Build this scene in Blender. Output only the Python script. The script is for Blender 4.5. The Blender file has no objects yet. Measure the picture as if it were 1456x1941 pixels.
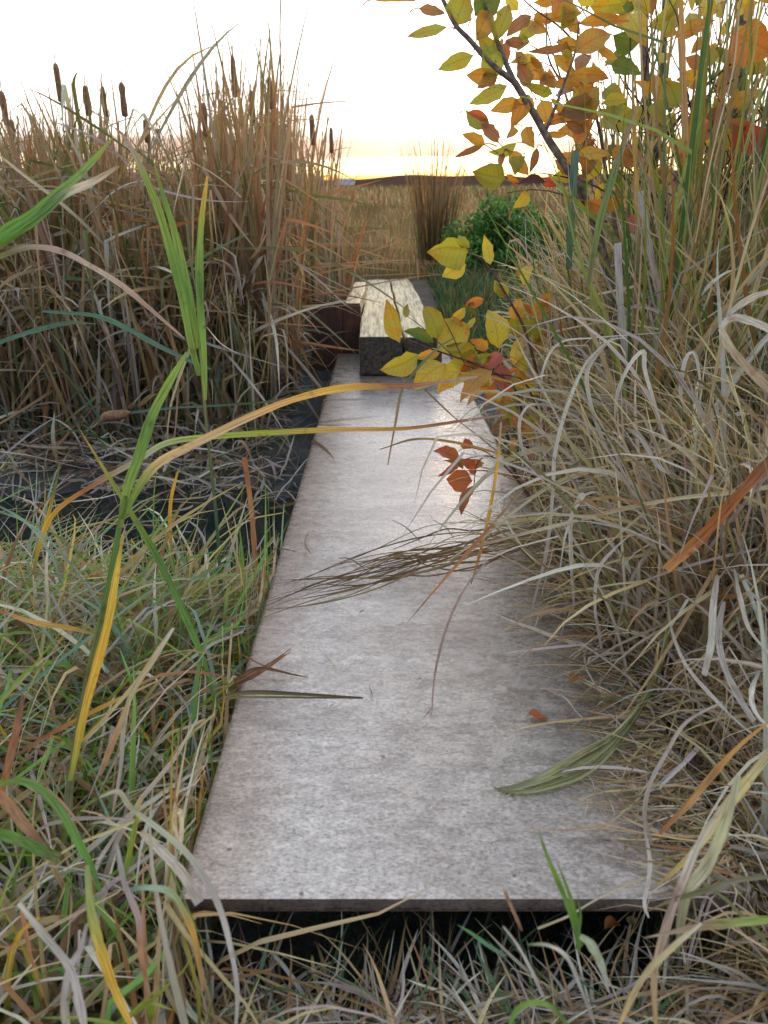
import bpy, bmesh, math, random
import numpy as np
from mathutils import Vector, Matrix

scene = bpy.context.scene
COL = scene.collection
R = math.radians

# ------------------------------------------------------------------ camera
CAM_H = 1.25
PITCH = R(23.2)
FPX = 1458.0
cam_d = bpy.data.cameras.new("camera")
cam = bpy.data.objects.new("camera", cam_d)
COL.objects.link(cam)
cam.location = (0, 0, CAM_H)
cam.rotation_euler = (R(90) - PITCH, 0, 0)
cam_d.sensor_fit = 'VERTICAL'
cam_d.sensor_height = 24.0
cam_d.lens = 24.0 * FPX / 1941.0
cam_d.clip_start = 0.02
cam_d.clip_end = 6000
cam_d.dof.use_dof = True
cam_d.dof.focus_distance = 1.75
cam_d.dof.aperture_fstop = cam_d.lens / 3.6
scene.camera = cam

# ------------------------------------------------------------------ world
SUN_EL, SUN_AZ = R(3.0), R(7.0)          # azimuth measured from +Y towards +X
wd = bpy.data.worlds.new("World")
scene.world = wd
wd.use_nodes = True
nt = wd.node_tree
nt.nodes.clear()
def N(t, **k):
    n = nt.nodes.new(t)
    for a, b in k.items():
        setattr(n, a, b)
    return n
def ramp(node, stops, interp='LINEAR'):
    cr = node.color_ramp
    cr.interpolation = interp
    while len(cr.elements) < len(stops):
        cr.elements.new(0.5)
    for e, (p, c) in zip(cr.elements, stops):
        e.position = p
        e.color = (c[0], c[1], c[2], 1)
out = N('ShaderNodeOutputWorld')
sky = N('ShaderNodeTexSky', sky_type='NISHITA')
sky.sun_disc = False
sky.sun_elevation = SUN_EL
sky.sun_rotation = SUN_AZ
sky.air_density = 1.0
sky.dust_density = 2.0
bg1 = N('ShaderNodeBackground'); bg1.inputs[1].default_value = 0.10
nt.links.new(sky.outputs[0], bg1.inputs[0])
# thin bright cloud deck of the evening sky, with low cloud bars over the sunset
tc = N('ShaderNodeTexCoord')
sep = N('ShaderNodeSeparateXYZ'); nt.links.new(tc.outputs['Generated'], sep.inputs[0])
mp = N('ShaderNodeMapping'); mp.inputs['Scale'].default_value = (2.2, 2.2, 60)
nt.links.new(tc.outputs['Generated'], mp.inputs[0])
nz = N('ShaderNodeTexNoise'); nz.inputs['Scale'].default_value = 1.6; nz.inputs['Detail'].default_value = 5
nt.links.new(mp.outputs[0], nz.inputs[0])
ma = N('ShaderNodeMath', operation='MULTIPLY_ADD')
nt.links.new(nz.outputs[0], ma.inputs[0]); ma.inputs[1].default_value = 0.030; 
nt.links.new(sep.outputs[2], ma.inputs[2])
mm = N('ShaderNodeMath', operation='SUBTRACT'); nt.links.new(ma.outputs[0], mm.inputs[0]); mm.inputs[1].default_value = 0.015
m2 = N('ShaderNodeMath', operation='MULTIPLY'); nt.links.new(mm.outputs[0], m2.inputs[0]); m2.inputs[1].default_value = 4.0
rp = N('ShaderNodeValToRGB')
# position = 4*sin(elevation): 1deg=.07  2deg=.14  3deg=.21
ramp(rp, [(0.0, (.70, .24, .06)), (0.020, (.95, .46, .12)), (0.045, (1.0, .74, .34)), (0.098, (.95, .78, .50)),
          (0.112, (.33, .250, .215)), (0.175, (.33, .275, .255)), (0.20, (.62, .57, .51)), (0.26, (.88, .85, .80)),
          (0.50, (.98, .96, .93)), (1.0, (.76, .79, .86))])
nt.links.new(m2.outputs[0], rp.inputs[0])
# brightness: strong on the sunset side, dim behind
my = N('ShaderNodeMapRange'); my.inputs[1].default_value = -1; my.inputs[2].default_value = 1
my.inputs[3].default_value = 0.5; my.inputs[4].default_value = 1.0
my.interpolation_type = 'SMOOTHSTEP'
nt.links.new(sep.outputs[1], my.inputs[0])
bg2 = N('ShaderNodeBackground')
tint = N('ShaderNodeMix', data_type='RGBA', blend_type='MULTIPLY'); tint.inputs[0].default_value = 1
cool = N('ShaderNodeValToRGB'); ramp(cool, [(0.35, (.72, .86, 1.0)), (0.95, (1, 1, 1))])
nt.links.new(my.outputs[0], cool.inputs[0])
nt.links.new(rp.outputs[0], tint.inputs[6]); nt.links.new(cool.outputs[0], tint.inputs[7])
nt.links.new(tint.outputs[2], bg2.inputs[0])
dp = N('ShaderNodeVectorMath', operation='DOT_PRODUCT'); nt.links.new(tc.outputs['Generated'], dp.inputs[0])
dp.inputs[1].default_value = (math.sin(SUN_AZ), math.cos(SUN_AZ), 0.01)
gl = N('ShaderNodeMapRange'); gl.inputs[1].default_value = .975; gl.inputs[2].default_value = 1.0; gl.inputs[3].default_value = 1.0; gl.inputs[4].default_value = 1.7
nt.links.new(dp.outputs['Value'], gl.inputs[0])
mg = N('ShaderNodeMath', operation='MULTIPLY'); nt.links.new(my.outputs[0], mg.inputs[0]); nt.links.new(gl.outputs[0], mg.inputs[1])
ms = N('ShaderNodeMath', operation='MULTIPLY'); nt.links.new(mg.outputs[0], ms.inputs[0]); ms.inputs[1].default_value = 1.5
nt.links.new(ms.outputs[0], bg2.inputs[1])
add = N('ShaderNodeMixShader'); add.inputs[0].default_value = .90
nt.links.new(bg1.outputs[0], add.inputs[1]); nt.links.new(bg2.outputs[0], add.inputs[2])
nt.links.new(add.outputs[0], out.inputs[0])

# ------------------------------------------------------------------ sun
sd = bpy.data.lights.new("sun", 'SUN')
sd.energy = .7
sd.angle = R(6)
sd.color = (1.0, .68, .40)
sun = bpy.data.objects.new("sun", sd); COL.objects.link(sun)
sv = Vector((math.sin(SUN_AZ) * math.cos(SUN_EL), math.cos(SUN_AZ) * math.cos(SUN_EL), math.sin(SUN_EL)))
sun.rotation_euler = sv.to_track_quat('Z', 'Y').to_euler()

scene.view_settings.view_transform = 'Standard'
scene.view_settings.look = 'None'
scene.view_settings.exposure = 0.82
scene.view_settings.gamma = 1
scene.render.engine = 'CYCLES'
scene.cycles.max_bounces = 8
scene.cycles.diffuse_bounces = 4
scene.cycles.transmission_bounces = 6
scene.cycles.use_denoising = True

# ------------------------------------------------------------------ geometry of the view
cp, sp = math.cos(PITCH), math.sin(PITCH)
def W(px, py, d):
    """point seen at that place of the photograph, d metres in front of the lens"""
    x = (px - 728.0) / FPX * d
    v = (970.5 - py) / FPX * d
    return Vector((x, d * cp + v * sp, CAM_H - d * sp + v * cp))
def G(px, py, z):
    """the same for a point at height z"""
    a = W(px, py, 1.0) - Vector((0, 0, CAM_H))
    t = (z - CAM_H) / a.z
    return Vector((0, 0, CAM_H)) + a * t

def sstep(a, b, x):
    t = np.clip((x - a) / (b - a), 0, 1)
    return t * t * (3 - 2 * t)

PL_Y0, PL_Y1 = 0.672, 4.83
PL_XL0, PL_XR0 = -0.25, 0.445
SL = 0.0454
YAW = -0.0090            # sideways drift of the deck per metre
def plate_z(y): return 0.45 - SL * (y - PL_Y0)
def plate_in(x, y, m=0.0):
    dx = YAW * (y - PL_Y0)
    return (x > PL_XL0 + dx - m) & (x < PL_XR0 + dx + m) & (y > PL_Y0 - m) & (y < PL_Y1 + m)

def _hash_noise(x, y, s, seed):
    xs, ys = x / s, y / s
    return (np.sin(xs * 1.7 + 3.1 * np.sin(ys * .9 + seed)) * np.sin(ys * 1.9 + 2.3 * np.sin(xs * 1.1 + seed * 2)))
def terrain(x, y):
    x = np.asarray(x, float); y = np.asarray(y, float)
    left = .26 - .42 * sstep(1.45, 2.15, y)
    mid = .325 - .175 * sstep(.605, .73, y) - .34 * sstep(1.0, 1.9, y)
    right = .33 + .07 * sstep(.6, 1.2, y) - .42 * sstep(3.2, 3.7, y)
    wl = sstep(-.45, -.2, x); wr = sstep(.38, .60, x)
    h = left * (1 - wl) + mid * wl * (1 - wr) + right * wr
    yb = y + .12 * np.sin(x * 2.7 + 1) + .06 * np.sin(x * 7.3) + .03 * np.sin(x * 17 + 2)
    far = -.16 + .20 * sstep(2.62, 3.3, yb) + .10 * sstep(3.5, 4.6, y) + .16 * sstep(4.6, 8, y)
    far = np.where(x > .5, far * sstep(.0, 1, (y - 3.6)) + (1 - sstep(.0, 1, (y - 3.6))) * 0.0, far)
    k = sstep(2.3, 2.7, y) * (1 - wr) + wr * sstep(3.4, 3.9, y)
    h = h * (1 - k) + far * k
    h = h + .012 * _hash_noise(x, y, .13, 1) + .015 * _hash_noise(x, y, .41, 4) + .03 * _hash_noise(x, y, 2.3, 7) * sstep(5, 9, y) + (.016 * _hash_noise(x, y, .07, 9) + .02 * _hash_noise(x, y, .19, 3)) * sstep(2.7, 3.0, y) * (1 - sstep(4.5, 5, y))
    return h
def floor_z(x, y, off):
    g = terrain(x, y) + off
    p = np.where(plate_in(x, y, .004), plate_z(y) + .003 + off * .35, -9)
    return np.maximum(g, p)

# ------------------------------------------------------------------ materials
def new_mat(name):
    m = bpy.data.materials.new(name); m.use_nodes = True
    t = m.node_tree; t.nodes.clear()
    return m, t
def nd(t, ty, **k):
    n = t.nodes.new(ty)
    for a, b in k.items(): setattr(n, a, b)
    return n
def lk(t, a, b): t.links.new(a, b)
def mixc(t, blend, fac, a, b):
    m = nd(t, 'ShaderNodeMix', data_type='RGBA', blend_type=blend)
    for i, v in ((0, fac), (6, a), (7, b)):
        if hasattr(v, 'links'): lk(t, v, m.inputs[i])
        elif i == 0: m.inputs[0].default_value = v
        else: m.inputs[i].default_value = (*v, 1)
    return m.outputs[2]
def noise(t, scale, detail=4, vec=None, rough=.5, out=0):
    n = nd(t, 'ShaderNodeTexNoise'); n.inputs['Scale'].default_value = scale
    n.inputs['Detail'].default_value = detail; n.inputs['Roughness'].default_value = rough
    if vec is not None: lk(t, vec, n.inputs['Vector'])
    return n.outputs[out]
def mapping(t, vec, scale):
    m = nd(t, 'ShaderNodeMapping'); m.inputs['Scale'].default_value = scale
    lk(t, vec, m.inputs[0]); return m.outputs[0]
def cramp(t, fac, stops):
    n = nd(t, 'ShaderNodeValToRGB'); ramp(n, stops); lk(t, fac, n.inputs[0]); return n.outputs[0]
def principled(t, col, rough=.6, spec=.3, metal=0, bump=None, bstr=.3, bdist=.01):
    p = nd(t, 'ShaderNodeBsdfPrincipled')
    if hasattr(col, 'links'): lk(t, col, p.inputs['Base Color'])
    else: p.inputs['Base Color'].default_value = (*col, 1)
    if hasattr(rough, 'links'): lk(t, rough, p.inputs['Roughness'])
    else: p.inputs['Roughness'].default_value = rough
    p.inputs['Specular IOR Level'].default_value = spec
    p.inputs['Metallic'].default_value = metal
    if bump is not None:
        b = nd(t, 'ShaderNodeBump'); b.inputs['Strength'].default_value = bstr; b.inputs['Distance'].default_value = bdist
        lk(t, bump, b.inputs['Height']); lk(t, b.outputs[0], p.inputs['Normal'])
    return p
def finish(t, sh):
    o = nd(t, 'ShaderNodeOutputMaterial'); lk(t, sh, o.inputs[0])

def blade_material(name, trans=.35, stripes=1.0, rough=.5, spots=.5):
    m, t = new_mat(name)
    at = nd(t, 'ShaderNodeAttribute', attribute_name='Col')
    uv = nd(t, 'ShaderNodeUVMap')
    base = at.outputs['Color']
    st = noise(t, 1.0, 3, mapping(t, uv.outputs[0], (13 * stripes, 1.0, 1)))
    base = mixc(t, 'MULTIPLY', .9, base, cramp(t, st, [(.32, (.5, .47, .44)), (.5, (.95, .95, .95)), (.64, (1.25, 1.25, 1.22))]))
    tcn = nd(t, 'ShaderNodeTexCoord')
    bl = noise(t, 38, 3, tcn.outputs['Object'])
    base = mixc(t, 'MIX', mixf(t, bl, .60, .74, spots), base, mixc(t, 'MULTIPLY', 1, base, (.55, .38, .28)))
    p = principled(t, base, rough, .35, bump=st, bstr=.35, bdist=.002)
    tr = nd(t, 'ShaderNodeBsdfTranslucent')
    lk(t, mixc(t, 'MULTIPLY', 1, base, (1.2, 1.1, .8)), tr.inputs[0])
    mx = nd(t, 'ShaderNodeMixShader'); mx.inputs[0].default_value = trans
    lk(t, p.outputs[0], mx.inputs[1]); lk(t, tr.outputs[0], mx.inputs[2])
    finish(t, mx.outputs[0])
    return m
def mixf(t, v, a, b, mx=1.0):
    n = nd(t, 'ShaderNodeMapRange'); lk(t, v, n.inputs[0])
    n.inputs[1].default_value = a; n.inputs[2].default_value = b; n.inputs[3].default_value = 0; n.inputs[4].default_value = mx
    return n.outputs[0]
M_BLADE = blade_material('dry_grass')
M_REED = blade_material('reed_leaf', .4, .55, .45, .75)

def leaf_material():
    m, t = new_mat('shrub_leaf')
    at = nd(t, 'ShaderNodeAttribute', attribute_name='Col')
    uv = nd(t, 'ShaderNodeUVMap'); tcn = nd(t, 'ShaderNodeTexCoord')
    sx = nd(t, 'ShaderNodeSeparateXYZ'); lk(t, uv.outputs[0], sx.inputs[0])
    # uv: x 0..1 across, y 0..1 along; side veins run out and forward from the midrib
    ax = nd(t, 'ShaderNodeMath', operation='SUBTRACT'); lk(t, sx.outputs[0], ax.inputs[0]); ax.inputs[1].default_value = .5
    ab = nd(t, 'ShaderNodeMath', operation='ABSOLUTE'); lk(t, ax.outputs[0], ab.inputs[0])
    k = nd(t, 'ShaderNodeMath', operation='MULTIPLY_ADD'); lk(t, ab.outputs[0], k.inputs[0]); k.inputs[1].default_value = -.55; lk(t, sx.outputs[1], k.inputs[2])
    f = nd(t, 'ShaderNodeMath', operation='MULTIPLY'); lk(t, k.outputs[0], f.inputs[0]); f.inputs[1].default_value = 52
    s = nd(t, 'ShaderNodeMath', operation='SINE'); lk(t, f.outputs[0], s.inputs[0])
    vein = mixf(t, s.outputs[0], .82, 1.0, 1)
    mid = nd(t, 'ShaderNodeMapRange'); lk(t, ab.outputs[0], mid.inputs[0]); mid.inputs[1].default_value = .05; mid.inputs[2].default_value = .02
    mid.inputs[3].default_value = 0; mid.inputs[4].default_value = 1
    vm = nd(t, 'ShaderNodeMath', operation='MAXIMUM'); lk(t, vein, vm.inputs[0]); lk(t, mid.outputs[0], vm.inputs[1])
    base = at.outputs['Color']
    patch = noise(t, 30, 3, tcn.outputs['Object'])
    base = mixc(t, 'MIX', mixf(t, patch, .50, .72, .7), base, mixc(t, 'MULTIPLY', 1, base, (1.25, .66, .45)))
    spot = noise(t, 170, 2, tcn.outputs['Object'])
    base = mixc(t, 'MIX', mixf(t, spot, .66, .72, .85), base, (.10, .035, .015))
    fv = nd(t, 'ShaderNodeMath', operation='MULTIPLY'); lk(t, vm.outputs[0], fv.inputs[0]); fv.inputs[1].default_value = .45
    base = mixc(t, 'MIX', fv.outputs[0], base, mixc(t, 'MULTIPLY', 1, base, (.62, .55, .5)))
    p = principled(t, base, .42, .4, bump=vm.outputs[0], bstr=.4, bdist=-.0015)
    tr = nd(t, 'ShaderNodeBsdfTranslucent'); lk(t, mixc(t, 'MULTIPLY', 1, base, (1.35, 1.2, .8)), tr.inputs[0])
    mx = nd(t, 'ShaderNodeMixShader'); mx.inputs[0].default_value = .45
    lk(t, p.outputs[0], mx.inputs[1]); lk(t, tr.outputs[0], mx.inputs[2]); finish(t, mx.outputs[0])
    return m
M_LEAF = leaf_material()

def bark_material(name, a, b):
    m, t = new_mat(name); tcn = nd(t, 'ShaderNodeTexCoord')
    n = noise(t, 60, 4, tcn.outputs['Object'])
    p = principled(t, cramp(t, n, [(.35, a), (.7, b)]), .75, .25, bump=n, bstr=.5, bdist=.003)
    finish(t, p.outputs[0]); return m
M_BARK = bark_material('bark', (.07, .05, .04), (.22, .16, .12))
M_TWIG = bark_material('red_twig', (.06, .02, .02), (.16, .07, .05))
M_STALK = bark_material('dry_stalk', (.20, .14, .06), (.38, .29, .14))
M_SEED = bark_material('seed_fluff', (.14, .07, .035), (.32, .18, .10))

def plate_material(name, side=False):
    m, t = new_mat(name); tcn = nd(t, 'ShaderNodeTexCoord'); o = tcn.outputs['Object']
    fine = noise(t, 210, 4, mapping(t, o, (.75, 1.2, 1)), .75)
    mid = noise(t, 34, 7, mapping(t, o, (.8, 1.5, 1)), .78)
    big = noise(t, 3.2, 4, o, .6)
    streak = noise(t, 4, 6, mapping(t, o, (.8, 2.2, 1)), .7)
    c = cramp(t, mid, [(.28, (.18, .167, .155)), (.45, (.262, .246, .229)), (.60, (.35, .333, .312)), (.78, (.50, .48, .452))])
    c = mixc(t, 'MULTIPLY', .9, c, cramp(t, fine, [(.34, (.50, .49, .52)), (.48, (.96, .96, .97)), (.64, (1.42, 1.41, 1.38))]))
    c = mixc(t, 'MULTIPLY', .8, c, cramp(t, big, [(.30, (.80, .76, .76)), (.5, (1, .98, .98)), (.7, (1.12, 1.12, 1.1))]))
    c = mixc(t, 'MULTIPLY', .55, c, cramp(t, streak, [(.34, (.62, .56, .53)), (.50, (1, 1, 1)), (.66, (1.18, 1.17, 1.16))]))
    # dark scuffs and specks
    sc = noise(t, 7.5, 6, mapping(t, o, (1, 1.7, 1)), .75)
    c = mixc(t, 'MIX', mixf(t, sc, .57, .74, .6), c, (.13, .125, .135))
    spk = nd(t, 'ShaderNodeTexVoronoi'); spk.inputs['Scale'].default_value = 30; lk(t, o, spk.inputs[0])
    sepc = nd(t, 'ShaderNodeSeparateXYZ'); lk(t, spk.outputs['Color'], sepc.inputs[0])
    a1 = nd(t, 'ShaderNodeMath', operation='LESS_THAN'); lk(t, spk.outputs['Distance'], a1.inputs[0]); a1.inputs[1].default_value = .10
    a2 = nd(t, 'ShaderNodeMath', operation='GREATER_THAN'); lk(t, sepc.outputs[0], a2.inputs[0]); a2.inputs[1].default_value = .90
    a3 = nd(t, 'ShaderNodeMath', operation='MULTIPLY'); lk(t, a1.outputs[0], a3.inputs[0]); lk(t, a2.outputs[0], a3.inputs[1])
    a4 = nd(t, 'ShaderNodeMath', operation='MULTIPLY'); lk(t, a3.outputs[0], a4.inputs[0]); a4.inputs[1].default_value = .7
    c = mixc(t, 'MIX', a4.outputs[0], c, (.06, .04, .035))
    # rust-brown soil staining along the edges (uv.x = across 0..1)
    uv = nd(t, 'ShaderNodeUVMap'); sx = nd(t, 'ShaderNodeSeparateXYZ'); lk(t, uv.outputs[0], sx.inputs[0])
    e1 = nd(t, 'ShaderNodeMath', operation='SUBTRACT'); lk(t, sx.outputs[0], e1.inputs[0]); e1.inputs[1].default_value = .5
    e2 = nd(t, 'ShaderNodeMath', operation='ABSOLUTE'); lk(t, e1.outputs[0], e2.inputs[0])
    e3 = nd(t, 'ShaderNodeMath', operation='MULTIPLY_ADD'); lk(t, big, e3.inputs[0]); e3.inputs[1].default_value = .22; lk(t, e2.outputs[0], e3.inputs[2])
    c = mixc(t, 'MIX', mixf(t, e3.outputs[0], .44, .60, .75), c, mixc(t, 'MULTIPLY', 1, c, (.66, .53, .46)))
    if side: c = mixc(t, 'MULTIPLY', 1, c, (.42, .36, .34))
    rough = nd(t, 'ShaderNodeMapRange'); lk(t, mid, rough.inputs[0]); rough.inputs[1].default_value = .3; rough.inputs[2].default_value = .7
    rough.inputs[3].default_value = .20; rough.inputs[4].default_value = .36
    hb = nd(t, 'ShaderNodeMath', operation='MULTIPLY_ADD'); lk(t, fine, hb.inputs[0]); hb.inputs[1].default_value = .35; lk(t, mid, hb.inputs[2])
    p = principled(t, c, rough.outputs[0], .5, metal=(.0 if side else .5), bump=hb.outputs[0], bstr=.3, bdist=.0025)
    finish(t, p.outputs[0]); return m
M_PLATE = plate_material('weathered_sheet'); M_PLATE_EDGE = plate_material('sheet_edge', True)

def timber_material(name, top=(.40, .36, .27), dark=(.10, .09, .07)):
    m, t = new_mat(name); tcn = nd(t, 'ShaderNodeTexCoord'); o = tcn.outputs['Object']
    g = noise(t, 10, 6, mapping(t, o, (5, .035, 5)), .5)
    crack = noise(t, 14, 3, mapping(t, o, (6, .03, 6)), .4)
    blot = noise(t, 5, 4, o, .6)
    c = cramp(t, g, [(.34, tuple(v * .4 for v in top)), (.5, top), (.64, tuple(v * 1.35 for v in top))])
    c = mixc(t, 'MIX', mixf(t, crack, .60, .66, .85), c, dark)
    c = mixc(t, 'MIX', mixf(t, blot, .62, .74, .25), c, dark)
    sb = nd(t, 'ShaderNodeMath', operation='SUBTRACT'); lk(t, g, sb.inputs[0]); lk(t, mixf(t, crack, .6, .66, 1), sb.inputs[1])
    p = principled(t, c, .55, .4, bump=sb.outputs[0], bstr=.6, bdist=.006)
    finish(t, p.outputs[0]); return m
M_TIMBER = timber_material('weathered_timber', (.44, .36, .20))
M_TIMBER_END = bark_material('timber_end', (.030, .026, .022), (.105, .092, .075))

def rust_material():
    m, t = new_mat('rusty_steel'); tcn = nd(t, 'ShaderNodeTexCoord'); o = tcn.outputs['Object']
    n1 = noise(t, 6, 6, mapping(t, o, (1, 1, .6)), .65); n2 = noise(t, 90, 3, o)
    c = cramp(t, n1, [(.3, (.035, .026, .032)), (.5, (.085, .042, .036)), (.66, (.22, .075, .035))])
    c = mixc(t, 'MULTIPLY', .6, c, cramp(t, n2, [(.3, (.6, .6, .6)), (.7, (1.3, 1.3, 1.3))]))
    p = principled(t, c, .7, .3, bump=n2, bstr=.4, bdist=.002); finish(t, p.outputs[0]); return m
M_RUST = rust_material()

def ground_material():
    m, t = new_mat('mud_and_soil'); tcn = nd(t, 'ShaderNodeTexCoord'); o = tcn.outputs['Object']
    n1 = noise(t, 7, 6, o, .65); n2 = noise(t, 60, 4, o, .6)
    mud = cramp(t, n1, [(.3, (.022, .027, .030)), (.55, (.055, .062, .066)), (.75, (.11, .11, .105))])
    mud = mixc(t, 'MULTIPLY', .6, mud, cramp(t, n2, [(.3, (.5, .5, .5)), (.7, (1.4, 1.35, 1.3))]))
    sx = nd(t, 'ShaderNodeSeparateXYZ'); lk(t, o, sx.inputs[0])
    fld = cramp(t, noise(t, .35, 6, o, .7), [(.3, (.10, .085, .035)), (.5, (.24, .16, .075)), (.7, (.32, .21, .10))])
    c = mixc(t, 'MIX', mixf(t, sx.outputs[1], 6.0, 14.0, 1), mud, fld)
    c = mixc(t, 'MIX', mixf(t, sx.outputs[1], 90.0, 220.0, 1), c, (.06, .043, .03))   # darker sedge of the far marsh
    r = nd(t, 'ShaderNodeMapRange'); lk(t, n1, r.inputs[0]); r.inputs[3].default_value = .45; r.inputs[4].default_value = .95
    p = principled(t, c, r.outputs[0], .12, bump=n2, bstr=.8, bdist=.02)
    sp_ = nd(t, 'ShaderNodeMapRange'); lk(t, sx.outputs[1], sp_.inputs[0]); sp_.inputs[1].default_value = 5; sp_.inputs[2].default_value = 9
    sp_.inputs[3].default_value = .3; sp_.inputs[4].default_value = 0; lk(t, sp_.outputs[0], p.inputs['Specular IOR Level'])
    finish(t, p.outputs[0]); return m
M_GROUND = ground_material()
def water_material():
    m, t = new_mat('still_water'); tcn = nd(t, 'ShaderNodeTexCoord')
    n = noise(t, 9, 3, tcn.outputs['Object'])
    p = principled(t, (.008, .014, .016), .06, .5, bump=n, bstr=.12, bdist=.02); finish(t, p.outputs[0]); return m
M_WATER = water_material()
def simple(name, c, rough=.8, spec=.2):
    m, t = new_mat(name); tcn = nd(t, 'ShaderNodeTexCoord')
    n = noise(t, 3, 5, tcn.outputs['Object'])
    p = principled(t, mixc(t, 'MULTIPLY', .6, c, cramp(t, n, [(.3, (.6, .6, .6)), (.7, (1.3, 1.3, 1.3))])), rough, spec)
    finish(t, p.outputs[0]); return m
M_HILL = simple('far_ridge', (.075, .042, .034), 1, 0); M_SHED = simple('pale_cladding', (.55, .60, .66)); M_ROOF = simple('grey_roof', (.3, .3, .33))
M_STONE = bark_material('dark_stone', (.03, .03, .035), (.10, .10, .11))

# ------------------------------------------------------------------ object helpers
def tag(o, label=None, cat=None, group=None, kind=None):
    if label: o['label'] = label
    if cat: o['category'] = cat
    if group: o['group'] = group
    if kind: o['kind'] = kind
    return o
def empty(name, loc, label, cat, group=None):
    o = bpy.data.objects.new(name, None); COL.objects.link(o)
    o.location = loc; o.empty_display_size = .05
    return tag(o, label, cat, group)
def link(name, me, mat, parent=None, loc=None):
    o = bpy.data.objects.new(name, me); COL.objects.link(o)
    if mat is not None and len(me.materials) == 0: me.materials.append(mat)
    if parent is not None: o.parent = parent
    if loc is not None: o.location = loc
    return o
def mesh_np(name, V, F, UV=None, C=None, smooth=True):
    """V (n,3), F (m,k) equal-sided faces, UV per vertex, C per vertex"""
    me = bpy.data.meshes.new(name)
    V = np.ascontiguousarray(V, np.float32); F = np.ascontiguousarray(F, np.int32)
    m, k = F.shape
    me.vertices.add(len(V)); me.vertices.foreach_set('co', V.ravel())
    me.loops.add(m * k); me.loops.foreach_set('vertex_index', F.ravel())
    me.polygons.add(m); me.polygons.foreach_set('loop_start', np.arange(0, m * k, k, dtype=np.int32))
    try: me.polygons.foreach_set('loop_total', np.full(m, k, np.int32))
    except Exception: pass
    me.polygons.foreach_set('use_smooth', np.full(m, smooth, bool))
    if UV is not None:
        l = me.uv_layers.new(name='UVMap'); l.data.foreach_set('uv', np.ascontiguousarray(UV[F.ravel()], np.float32).ravel())
    if C is not None:
        a = me.color_attributes.new('Col', 'FLOAT_COLOR', 'POINT')
        c4 = np.ones((len(V), 4), np.float32); c4[:, :3] = C
        a.data.foreach_set('color', c4.ravel())
    me.update(calc_edges=True)
    return me

TAN = (.33, .22, .115); STRAW = (.50, .40, .22); GREY = (.40, .37, .335); LILAC = (.32, .27, .255); BROWN = (.15, .085, .05)
RUST = (.34, .13, .045); AMBER = (.55, .30, .05); GREEN = (.09, .185, .035); DGREEN = (.045, .10, .045); YG = (.24, .30, .05)
MAU = (.24, .165, .12); TEAL = (.11, .20, .14); PALE = (.62, .56, .46); DARK = (.055, .045, .035); OLIVE = (.15, .155, .06); CREAM = (.66, .60, .40)
def pick(rng, n, pal, jit=.22):
    w = np.array([p[0] for p in pal], float); w /= w.sum()
    idx = rng.choice(len(pal), n, p=w)
    a = np.array([p[1] for p in pal])[idx]; b = np.array([p[2] for p in pal])[idx]
    j = (1 + rng.uniform(-jit, jit, (n, 1)))
    h = 1 + rng.uniform(-.08, .08, (n, 3))
    return np.minimum(a * j * h * 1.16, .8), np.minimum(b * j * h * 1.16, .8)

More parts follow.
